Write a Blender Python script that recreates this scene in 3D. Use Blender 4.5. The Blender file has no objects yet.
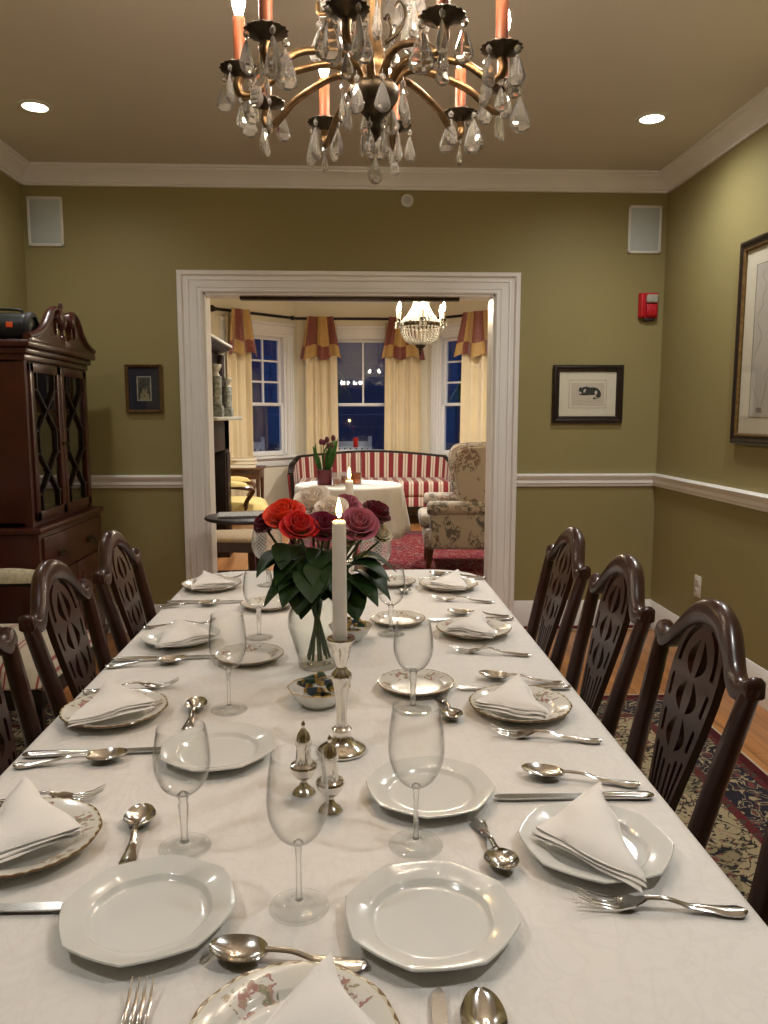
import bpy, bmesh, math, random
from mathutils import Vector, Matrix

PI = math.pi
S = bpy.context.scene
COL = S.collection
rnd = random.Random(7)
sin, cos, rad = math.sin, math.cos, math.radians

# ------------------------------------------------------------------ materials
def M(name, col, rough=.5, metal=0.0, spec=.5, trans=0, ior=1.45, emis=None, estr=0, coat=0, sheen=0, vary=None, bump=None, alpha=1):
    m = bpy.data.materials.new(name); m.use_nodes = True
    nt = m.node_tree; b = nt.nodes['Principled BSDF']
    c = (*col, 1)
    b.inputs['Base Color'].default_value = c
    b.inputs['Roughness'].default_value = rough
    b.inputs['Metallic'].default_value = metal
    b.inputs['Specular IOR Level'].default_value = spec
    b.inputs['Transmission Weight'].default_value = trans
    b.inputs['IOR'].default_value = ior
    b.inputs['Coat Weight'].default_value = coat
    b.inputs['Coat Roughness'].default_value = .12
    b.inputs['Sheen Weight'].default_value = sheen
    if emis:
        b.inputs['Emission Color'].default_value = (*emis, 1); b.inputs['Emission Strength'].default_value = estr
    if vary:
        sc, amt = vary[0], vary[1]
        n = noise(nt, sc, 4, coord=vary[2] if len(vary) > 2 else 'Object')
        r = ramp(nt, n.outputs['Fac'], [(.3, tuple(x*(1-amt) for x in col)), (.7, tuple(min(1, x*(1+amt)) for x in col))])
        nt.links.new(r.outputs[0], b.inputs['Base Color'])
    if bump:
        n = noise(nt, bump[0], 5)
        bp = nt.nodes.new('ShaderNodeBump'); bp.inputs['Strength'].default_value = bump[1]; bp.inputs['Distance'].default_value = .004
        nt.links.new(n.outputs['Fac'], bp.inputs['Height']); nt.links.new(bp.outputs[0], b.inputs['Normal'])
    return m

def node(nt, t, **kw):
    n = nt.nodes.new(t)
    for k, v in kw.items(): setattr(n, k, v)
    return n
def coordn(nt, coord='Object', scale=(1,1,1), rot=(0,0,0)):
    tc = node(nt, 'ShaderNodeTexCoord'); mp = node(nt, 'ShaderNodeMapping')
    mp.inputs['Scale'].default_value = scale; mp.inputs['Rotation'].default_value = rot
    nt.links.new(tc.outputs[coord], mp.inputs['Vector'])
    return mp
def noise(nt, scale, detail=3, coord='Object', vscale=(1,1,1), dist=0, rough=.5, rot=(0,0,0)):
    mp = coordn(nt, coord, vscale, rot); n = node(nt, 'ShaderNodeTexNoise')
    n.inputs['Scale'].default_value = scale; n.inputs['Detail'].default_value = detail
    n.inputs['Distortion'].default_value = dist; n.inputs['Roughness'].default_value = rough
    nt.links.new(mp.outputs[0], n.inputs['Vector']); return n
def ramp(nt, src, stops, interp='LINEAR'):
    r = node(nt, 'ShaderNodeValToRGB'); cr = r.color_ramp; cr.interpolation = interp
    while len(cr.elements) < len(stops): cr.elements.new(.5)
    for e, (p, c) in zip(cr.elements, stops): e.position = p; e.color = (*c, 1)
    nt.links.new(src, r.inputs['Fac']); return r
def mth(nt, op, a, b=None, c=None):
    n = node(nt, 'ShaderNodeMath', operation=op)
    for i, v in enumerate((a, b, c)):
        if v is None: continue
        if isinstance(v, (int, float)): n.inputs[i].default_value = v
        else: nt.links.new(v, n.inputs[i])
    return n.outputs[0]
def mixc(nt, f, a, b):
    n = node(nt, 'ShaderNodeMix', data_type='RGBA')
    for s, v in (('Factor', f), ('A', a), ('B', b)):
        i = [x for x in n.inputs if x.name == s and (x.type == ('VALUE' if s == 'Factor' else 'RGBA'))][0]
        if isinstance(v, (int, float)): i.default_value = v
        elif isinstance(v, tuple): i.default_value = (*v, 1)
        else: nt.links.new(v, i)
    return [o for o in n.outputs if o.type == 'RGBA'][0]
def bsdf(m): return m.node_tree.nodes['Principled BSDF']
def setbump(m, h, strength=.3, dist=.003):
    nt = m.node_tree; bp = node(nt, 'ShaderNodeBump'); bp.inputs['Strength'].default_value = strength; bp.inputs['Distance'].default_value = dist
    nt.links.new(h, bp.inputs['Height']); nt.links.new(bp.outputs[0], bsdf(m).inputs['Normal'])
def setcol(m, c): m.node_tree.links.new(c, bsdf(m).inputs['Base Color'])

def thin_glass(name, tint=(1,1,1), base=.05, top=.95, power=4.0, bumpf=None, absorb=0.0):
    m = bpy.data.materials.new(name); m.use_nodes = True; nt = m.node_tree; nt.nodes.clear()
    out = node(nt, 'ShaderNodeOutputMaterial'); mx = node(nt, 'ShaderNodeMixShader')
    tr = node(nt, 'ShaderNodeBsdfTransparent'); gl = node(nt, 'ShaderNodeBsdfGlossy')
    gl.inputs['Roughness'].default_value = .02
    lw = node(nt, 'ShaderNodeLayerWeight'); lw.inputs['Blend'].default_value = .5
    if bumpf: nrm = bumpf(nt); nt.links.new(nrm, lw.inputs['Normal']); nt.links.new(nrm, gl.inputs['Normal'])
    p = mth(nt, 'POWER', lw.outputs['Facing'], power)
    f = mth(nt, 'MULTIPLY_ADD', p, top-base, base)
    t = mixc(nt, mth(nt, 'POWER', lw.outputs['Facing'], 2.5), tint, tuple(x*(1-absorb) for x in tint))
    nt.links.new(t, tr.inputs['Color'])
    nt.links.new(f, mx.inputs[0]); nt.links.new(tr.outputs[0], mx.inputs[1]); nt.links.new(gl.outputs[0], mx.inputs[2]); nt.links.new(mx.outputs[0], out.inputs['Surface'])
    return m

def refr_glass(name):
    m = thin_glass(name, (.985,.99,.985), .04, .9, 3.0, absorb=.15); nt = m.node_tree
    mx = [n for n in nt.nodes if n.type == 'MIX_SHADER'][0]; tr = [n for n in nt.nodes if n.type == 'BSDF_TRANSPARENT'][0]
    rf = node(nt, 'ShaderNodeBsdfRefraction'); rf.inputs['IOR'].default_value = 1.45; rf.inputs['Roughness'].default_value = 0
    m2 = node(nt, 'ShaderNodeMixShader'); m2.inputs[0].default_value = .55
    nt.links.new(tr.outputs[0], m2.inputs[1]); nt.links.new(rf.outputs[0], m2.inputs[2]); nt.links.new(m2.outputs[0], mx.inputs[1])
    return m

MAT = {}
def build_materials():
    A = MAT
    A['wall'] = M('olive_wall_paint', (.285,.243,.105), .55, spec=.3, vary=(1.2,.04), bump=(90,.06))
    A['cream_wall'] = M('cream_wall_paint', (.78,.71,.55), .6, vary=(1.0,.04), bump=(90,.05))
    A['ceil'] = M('taupe_ceiling_paint', (.64,.585,.50), .75, vary=(.8,.03), bump=(70,.06))
    A['ceil2'] = M('cream_ceiling_paint', (.78,.70,.55), .8, vary=(.8,.03))
    A['trim'] = M('white_trim_paint', (.80,.785,.76), .35, vary=(3,.025))
    A['silver'] = M('polished_silver', (.80,.77,.72), .13, 1.0, vary=(25,.06))
    A['steel'] = M('bright_cutlery_steel', (.70,.69,.67), .15, 1.0, vary=(60,.05))
    A['blade'] = M('knife_blade_steel', (.58,.58,.57), .22, 1.0, vary=(60,.05))
    A['porcelain'] = M('white_porcelain', (.70,.71,.69), .14, coat=.4, vary=(8,.015))
    A['gold'] = M('gold_rim', (.50,.36,.16), .3, .9, vary=(70,.3))
    A['linen'] = M('white_napkin_linen', (.82,.81,.79), .85, sheen=.2, vary=(20,.025), bump=(500,.12))
    A['cloth2'] = M('white_round_cloth', (.76,.74,.70), .85, sheen=.2, vary=(14,.03), bump=(300,.1))
    A['mahog'] = M('polished_mahogany', (.034,.010,.006), .30, coat=.28, vary=(9,.35))
    A['mahog_red'] = M('red_mahogany', (.055,.010,.006), .34, coat=.3, vary=(6,.25))
    A['darkwood'] = M('dark_stained_wood', (.014,.008,.006), .4, spec=.35, vary=(10,.3))
    A['brownwood'] = M('brown_stained_wood', (.10,.042,.018), .32, coat=.3, vary=(10,.3))
    A['brass_dark'] = M('dark_bronze', (.055,.04,.024), .4, .75, vary=(50,.3))
    A['brass'] = M('antique_brass', (.17,.105,.05), .36, .95, vary=(60,.35))
    A['brass_bright'] = M('bright_brass', (.65,.42,.16), .22, 1.0, vary=(60,.2))
    A['sleeve'] = M('terracotta_candle_sleeve', (.26,.075,.03), .45, vary=(20,.1))
    A['sleeve_white'] = M('ivory_candle_sleeve', (.8,.74,.6), .5, vary=(20,.04))
    A['bulb'] = M('lit_bulb', (1,.8,.5), .3, emis=(1,.81,.62), estr=190)
    A['bulb2'] = M('lit_bulb_white', (1,.9,.7), .3, emis=(1,.84,.60), estr=480)
    A['flame'] = M('candle_flame', (1,.7,.3), .5, emis=(1,.62,.22), estr=22)
    A['led'] = M('downlight_lens', (1,.95,.85), .4, emis=(1,.88,.68), estr=14)
    A['wax'] = M('ivory_candle_wax', (.82,.76,.68), .45, vary=(15,.03))
    bsdf(A['wax']).inputs['Subsurface Weight'].default_value = .5
    bsdf(A['wax']).inputs['Subsurface Radius'].default_value = (.02,.012,.006)
    A['wick'] = M('charred_wick', (.02,.015,.01), .9, vary=(200,.3))
    A['glass'] = thin_glass('wine_glass', (.994,.996,.994), .014, .95, 3.6, absorb=.22)
    A['stemglass'] = thin_glass('clear_foot_glass', (.985,.99,.985), .03, .9, 4.0, absorb=.15)
    A['stemcore'] = refr_glass('clear_stem_glass')
    A['crystal'] = M('cut_crystal', (.97,.97,.97), .02, trans=.86, ior=1.6, vary=(5,.01))
    A['crystal_lit'] = M('crystal_beads', (.9,.88,.82), .12, trans=.45, ior=1.5, vary=(400,.08))
    A['pane'] = thin_glass('window_pane', (.93,.95,.96), .06, .95, 4.5)
    A['picglass'] = thin_glass('picture_glass', (1,1,1), .04, .9, 4.5)
    A['cabglass'] = thin_glass('cabinet_glass', (.9,.9,.87), .06, .95, 3.2)
    def cut_lines(m):
        nt = m.node_tree; mx = [n for n in nt.nodes if n.type == 'MIX_SHADER'][0]; out = [n for n in nt.nodes if n.type == 'OUTPUT_MATERIAL'][0]
        mp = coordn(nt, 'UV'); sp = node(nt, 'ShaderNodeSeparateXYZ'); nt.links.new(mp.outputs[0], sp.inputs[0])
        L = [mth(nt, 'LESS_THAN', mth(nt, 'ABSOLUTE', mth(nt, 'SINE', mth(nt, 'MULTIPLY', mth(nt, op, sp.outputs[0], sp.outputs[1]), PI*22))), .30) for op in ('ADD', 'SUBTRACT')]
        df = node(nt, 'ShaderNodeBsdfTranslucent'); df.inputs['Color'].default_value = (.9,.9,.88,1); d2 = node(nt, 'ShaderNodeBsdfDiffuse'); d2.inputs['Color'].default_value = (.85,.85,.83,1)
        ad = node(nt, 'ShaderNodeMixShader'); nt.links.new(df.outputs[0], ad.inputs[1]); nt.links.new(d2.outputs[0], ad.inputs[2])
        m2 = node(nt, 'ShaderNodeMixShader'); nt.links.new(mth(nt, 'MULTIPLY', mth(nt, 'MAXIMUM', L[0], L[1]), .38), m2.inputs[0])
        nt.links.new(mx.outputs[0], m2.inputs[1]); nt.links.new(ad.outputs[0], m2.inputs[2]); nt.links.new(m2.outputs[0], out.inputs['Surface']); return m
    A['cutglass'] = cut_lines(thin_glass('diamond_cut_glass', (.99,.992,.99), .03, .95, 3.0, absorb=.15))
    A['vaseglass'] = thin_glass('green_tinted_glass', (.985,.995,.985), .022, .9, 3.5, absorb=.38)
    A['leaf'] = M('dark_green_leaf', (.014,.040,.010), .45, spec=.3, vary=(30,.35))
    A['fern'] = M('fern_green', (.05,.15,.03), .5, vary=(30,.35))
    A['stemgreen'] = M('rose_stem', (.05,.085,.03), .5, vary=(40,.3))
    for n, c in dict(rose_orange=(.80,.050,.016), rose_red=(.60,.012,.016), rose_dark=(.14,.005,.022), rose_white=(.88,.80,.72),
                     rose_magenta=(.19,.010,.05), rose_mauve=(.46,.13,.21), rose_pale=(.72,.66,.50)).items():
        A[n] = M(n+'_petals', c, .55, sheen=.08, vary=(45,.16))
    # tablecloth damask
    m = A['damask'] = M('white_damask_cloth', (.74,.72,.67), .62, sheen=.15)
    nt = m.node_tree
    n1 = noise(nt, 16, 2, vscale=(1,1,1), dist=2.2); n2 = noise(nt, 60, 3, vscale=(1,.3,1), dist=1.5, rot=(0,0,.7)); n3 = noise(nt, 3.0, 2)
    vor = node(nt, 'ShaderNodeTexVoronoi', feature='DISTANCE_TO_EDGE'); vor.inputs['Scale'].default_value = 26
    nt.links.new(coordn(nt, 'Object', (1,.45,1), (0,0,.5)).outputs[0], vor.inputs['Vector'])
    ln = mth(nt, 'LESS_THAN', vor.outputs['Distance'], .025)
    lf = mth(nt, 'MULTIPLY', ln, mth(nt, 'GREATER_THAN', n1.outputs['Fac'], .5))
    h = mth(nt, 'ADD', mth(nt, 'MULTIPLY', lf, .2), mth(nt, 'ADD', mth(nt, 'MULTIPLY', n2.outputs['Fac'], .9), mth(nt, 'MULTIPLY', n3.outputs['Fac'], 5)))
    setbump(m, h, .28, .004)
    c = ramp(nt, n1.outputs['Fac'], [(.42,(.75,.735,.71)),(.5,(.72,.705,.68)),(.58,(.75,.735,.71))])
    setcol(m, mixc(nt, mth(nt, 'MULTIPLY', lf, .14), c.outputs[0], (.60,.56,.50)))
    # floral porcelain: rim garland by radius
    m = A['floral'] = M('floral_porcelain', (.72,.71,.66), .14, coat=.4); nt = m.node_tree
    mp = coordn(nt); sp = node(nt, 'ShaderNodeSeparateXYZ'); nt.links.new(mp.outputs[0], sp.inputs[0])
    r = mth(nt, 'SQRT', mth(nt, 'ADD', mth(nt, 'POWER', sp.outputs[0], 2), mth(nt, 'POWER', sp.outputs[1], 2)))
    th = mth(nt, 'ARCTAN2', sp.outputs[1], sp.outputs[0])
    band = mth(nt, 'MULTIPLY', mth(nt, 'GREATER_THAN', r, .058), mth(nt, 'LESS_THAN', r, .084))
    clump = mth(nt, 'GREATER_THAN', mth(nt, 'SINE', mth(nt, 'MULTIPLY', th, 5)), -.1)
    f1 = noise(nt, 120, 3, dist=.6)
    spot = mth(nt, 'MULTIPLY', mth(nt, 'MULTIPLY', band, clump), mth(nt, 'GREATER_THAN', f1.outputs['Fac'], .52))
    f2 = noise(nt, 75, 1)
    fc = ramp(nt, f2.outputs['Fac'], [(.40,(.30,.09,.08)),(.46,(.42,.22,.17)),(.54,(.13,.17,.07)),(.6,(.36,.28,.15))])
    ivory = mixc(nt, mth(nt, 'GREATER_THAN', r, .0885), (.70,.69,.64), (.60,.56,.42))
    ivory = mixc(nt, mth(nt, 'GREATER_THAN', r, .053), (.70,.70,.68), ivory)
    g = mth(nt, 'SINE', mth(nt, 'MULTIPLY', th, 36))
    edge = mth(nt, 'GREATER_THAN', r, mth(nt, 'MULTIPLY_ADD', g, .0013, .0905))
    c0 = mixc(nt, mth(nt, 'MULTIPLY', spot, .8), ivory, fc.outputs[0])
    setcol(m, mixc(nt, edge, c0, (.17,.10,.045)))
    # oak floor
    m = A['oak'] = M('honey_oak_floor', (.46,.21,.08), .33, coat=.25); nt = m.node_tree
    mp = coordn(nt, 'Object', (1,1,1), (0,0,PI/2)); br = node(nt, 'ShaderNodeTexBrick')
    nt.links.new(mp.outputs[0], br.inputs['Vector']); br.inputs['Scale'].default_value = 1
    br.inputs['Brick Width'].default_value = 1.1; br.inputs['Row Height'].default_value = .07; br.inputs['Mortar Size'].default_value = .0012
    br.inputs['Color1'].default_value = (.50,.225,.08,1); br.inputs['Color2'].default_value = (.37,.155,.055,1); br.inputs['Mortar'].default_value = (.07,.03,.012,1)
    g = noise(nt, 14, 5, vscale=(1,.06,1), dist=.6); gr = ramp(nt, g.outputs['Fac'], [(.3,(.62,.6,.58)),(.7,(1.12,1.1,1.05))])
    mm = node(nt, 'ShaderNodeMix', data_type='RGBA', blend_type='MULTIPLY'); mm.inputs[0].default_value = 1
    nt.links.new(br.outputs['Color'], mm.inputs[6]); nt.links.new(gr.outputs[0], mm.inputs[7]); setcol(m, mm.outputs[2])
    # rugs
    def rug(name, hx, hy, field, field2, border, band, deco):
        m = M(name, field, .95, spec=.1, bump=(900,.3)); nt = m.node_tree
        mp = coordn(nt); sp = node(nt, 'ShaderNodeSeparateXYZ'); nt.links.new(mp.outputs[0], sp.inputs[0])
        dx = mth(nt, 'SUBTRACT', hx, mth(nt, 'ABSOLUTE', sp.outputs[0])); dy = mth(nt, 'SUBTRACT', hy, mth(nt, 'ABSOLUTE', sp.outputs[1]))
        d = mth(nt, 'MINIMUM', dx, dy)
        n1 = noise(nt, 7, 3, dist=1.8); n2 = noise(nt, 22, 2, dist=2.5); n3 = noise(nt, 11, 1, dist=3)
        vine = mth(nt, 'LESS_THAN', mth(nt, 'ABSOLUTE', mth(nt, 'SUBTRACT', n1.outputs['Fac'], .5)), .022)
        blob = mth(nt, 'GREATER_THAN', n2.outputs['Fac'], .575)
        pc = ramp(nt, n3.outputs['Fac'], [(.4,deco[0]),(.5,deco[1]),(.58,deco[2])], 'CONSTANT')
        f = mixc(nt, mth(nt, 'GREATER_THAN', noise(nt, 2.2, 2, dist=1).outputs['Fac'], .57), field, field2)
        f = mixc(nt, mth(nt, 'MAXIMUM', vine, blob), f, pc.outputs[0])
        bo = mixc(nt, mth(nt, 'GREATER_THAN', n2.outputs['Fac'], .54), border, pc.outputs[0])
        bo = mixc(nt, mth(nt, 'LESS_THAN', mth(nt, 'ABSOLUTE', mth(nt, 'SUBTRACT', n3.outputs['Fac'], .5)), .03), bo, field)
        ba = mixc(nt, mth(nt, 'GREATER_THAN', n2.outputs['Fac'], .55), band, deco[1])
        out = mixc(nt, mth(nt, 'LESS_THAN', d, .27), f, ba)
        out = mixc(nt, mth(nt, 'LESS_THAN', d, .235), out, bo)
        out = mixc(nt, mth(nt, 'LESS_THAN', d, .075), out, ba)
        out = mixc(nt, mth(nt, 'LESS_THAN', d, .05), out, tuple(x*.6 for x in band))
        out = mixc(nt, mth(nt, 'LESS_THAN', d, .012), out, (.45,.37,.26)); setcol(m, out); return m
    A['rug'] = rug('persian_rug', 1.6, 2.0, (.31,.25,.15), (.22,.18,.105), (.022,.02,.03), (.10,.018,.02), ((.02,.018,.02),(.055,.05,.035),(.16,.05,.045)))
    A['rug2'] = rug('crimson_rug', 1.3, 2.0, (.15,.008,.016), (.10,.007,.014), (.05,.045,.05), (.16,.012,.02), ((.26,.15,.12),(.03,.02,.03),(.20,.06,.06)))
    # stripes
    def stripes(name, period, duty, a, b, axis=0, coord='UV', extra=None):
        m = M(name, a, .75, sheen=.3); nt = m.node_tree
        mp = coordn(nt, coord); sp = node(nt, 'ShaderNodeSeparateXYZ'); nt.links.new(mp.outputs[0], sp.inputs[0])
        fr = mth(nt, 'FRACT', mth(nt, 'DIVIDE', sp.outputs[axis], period))
        k = mth(nt, 'LESS_THAN', fr, duty); c = mixc(nt, k, a, b)
        if extra:
            k2 = mth(nt, 'LESS_THAN', mth(nt, 'ABSOLUTE', mth(nt, 'SUBTRACT', fr, extra[0])), extra[1]); c = mixc(nt, k2, c, extra[2])
        n = noise(nt, 130, 2); c = mixc(nt, mth(nt, 'MULTIPLY', n.outputs['Fac'], .25), c, (.10,.06,.05)); setcol(m, c); return m
    A['sofa'] = stripes('red_cream_stripe', .116, .52, (.74,.64,.50), (.24,.010,.014), extra=(.76,.03,(.36,.06,.05)))
    A['seatstripe'] = stripes('cream_red_stripe', .125, .06, (.46,.40,.29), (.25,.012,.016), axis=1, coord='Object', extra=(.17,.022,(.25,.012,.016)))
    # floral upholstery
    m = A['chintz'] = M('floral_chintz', (.42,.36,.29), .85, sheen=.2); nt = m.node_tree
    n1 = noise(nt, 5.5, 3, dist=1.5); n2 = noise(nt, 26, 3, dist=.8); n3 = noise(nt, 3.2, 1)
    fl = mth(nt, 'MULTIPLY', mth(nt, 'GREATER_THAN', n1.outputs['Fac'], .53), mth(nt, 'GREATER_THAN', n2.outputs['Fac'], .47))
    vn = mth(nt, 'LESS_THAN', mth(nt, 'ABSOLUTE', mth(nt, 'SUBTRACT', n1.outputs['Fac'], .5)), .012)
    pc = ramp(nt, n3.outputs['Fac'], [(.42,(.085,.08,.065)),(.52,(.20,.105,.09)),(.6,(.13,.12,.10))])
    setcol(m, mixc(nt, mth(nt, 'MULTIPLY', mth(nt, 'MAXIMUM', fl, vn), .85), (.46,.40,.325), pc.outputs[0]))
    # curtains / valance
    A['curtain'] = M('cream_silk_curtain', (.74,.61,.38), .55, sheen=.4, vary=(3,.06), bump=(300,.08))
    m = A['valance'] = M('gold_plaid_silk', (.5,.3,.1), .5, sheen=.4); nt = m.node_tree
    mp = coordn(nt, 'UV'); ck = node(nt, 'ShaderNodeTexChecker'); ck.inputs['Scale'].default_value = 1; nt.links.new(mp.outputs[0], ck.inputs['Vector'])
    n2 = noise(nt, 24, 3, coord='UV', dist=1)
    red = ramp(nt, n2.outputs['Fac'], [(.42,(.19,.022,.018)),(.54,(.10,.022,.02)),(.62,(.36,.13,.04))])
    gold = ramp(nt, n2.outputs['Fac'], [(.4,(.52,.32,.085)),(.6,(.38,.21,.06))])
    setcol(m, mixc(nt, ck.outputs['Fac'], red.outputs[0], gold.outputs[0]))
    A['tan'] = M('tan_seat_fabric', (.40,.30,.18), .85, sheen=.2, vary=(60,.15))
    A['cream_fab'] = M('cream_brocade', (.42,.37,.25), .8, sheen=.2, vary=(70,.2))
    A['yellow_fab'] = M('yellow_cushion', (.62,.47,.17), .8, sheen=.2, vary=(50,.12))
    A['black'] = M('black_plastic_mesh', (.012,.014,.014), .45, vary=(200,.3))
    A['orange'] = M('orange_badge', (.75,.10,.03), .5, vary=(60,.05))
    A['red_plastic'] = M('red_alarm_plastic', (.50,.012,.02), .35, vary=(30,.06))
    A['lens'] = M('clear_strobe_lens', (.62,.60,.52), .08, trans=.35, vary=(300,.2))
    A['grille'] = M('grey_speaker_grille', (.46,.50,.48), .6, vary=(700,.15))
    A['white_plastic'] = M('white_plastic', (.68,.66,.60), .4, vary=(20,.02))
    A['slot'] = M('dark_slot', (.02,.02,.02), .6, vary=(20,.1))
    A['frame_dark'] = M('dark_frame_wood', (.022,.013,.01), .3, vary=(30,.3))
    A['frame_gold'] = M('aged_gold_frame', (.17,.10,.035), .4, .5, vary=(60,.3))
    A['mat'] = M('cream_mat_board', (.74,.70,.56), .85, vary=(30,.02))
    A['paper'] = M('aged_paper', (.60,.54,.44), .85, vary=(25,.05))
    A['ink'] = M('ink_wash', (.025,.028,.026), .8, vary=(90,.5))
    A['ink_grey'] = M('pale_ink', (.30,.28,.24), .8, vary=(90,.4))
    A['navy'] = M('navy_mat_board', (.010,.013,.030), .6, vary=(20,.1))
    A['photo'] = M('dim_photo_print', (.05,.055,.045), .6, vary=(60,.6))
    A['photo_fig'] = M('photo_print_figure', (.25,.22,.12), .6, vary=(150,.6))
    A['maptone'] = M('pale_map_sheet', (.56,.53,.46), .85, vary=(5,.06))
    A['stone'] = M('carved_grey_stone', (.16,.16,.125), .7, vary=(40,.7)); 
    A['stone_light'] = M('pale_glaze', (.36,.35,.29), .4, vary=(30,.25))
    A['plum'] = M('plum_pot_glaze', (.12,.01,.02), .3, vary=(20,.2))
    A['amber'] = M('amber_drink', (.55,.16,.05), .1, trans=.6, vary=(20,.1))
    A['redcap'] = M('red_wax_cap', (.42,.01,.015), .35, vary=(30,.1))
    A['tulip'] = M('dark_tulip', (.10,.006,.03), .5, vary=(60,.3))
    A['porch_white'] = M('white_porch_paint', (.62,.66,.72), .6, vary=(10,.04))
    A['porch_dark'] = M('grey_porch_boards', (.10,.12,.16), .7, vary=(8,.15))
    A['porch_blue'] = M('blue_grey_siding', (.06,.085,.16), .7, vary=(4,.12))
    A['foil'] = M('gold_foil', (.52,.36,.12), .3, .85, vary=(120,.3))
    A['wrap_green'] = M('green_wrapper', (.02,.05,.035), .3, vary=(120,.3))
    A['wrap_navy'] = M('navy_wrapper', (.03,.05,.07), .3, vary=(120,.3))
    A['book1'] = M('tan_book_cloth', (.50,.36,.22), .7, vary=(40,.1)); A['book2'] = M('pale_book_cloth', (.62,.52,.40), .7, vary=(40,.1)); A['pages'] = M('book_pages', (.72,.66,.52), .9, vary=(200,.1))
    A['news'] = M('printed_newspaper', (.45,.44,.43), .9, vary=(90,.45))
    A['jade'] = M('green_glass_bottle', (.05,.30,.17), .12, vary=(20,.15))
build_materials()

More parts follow.
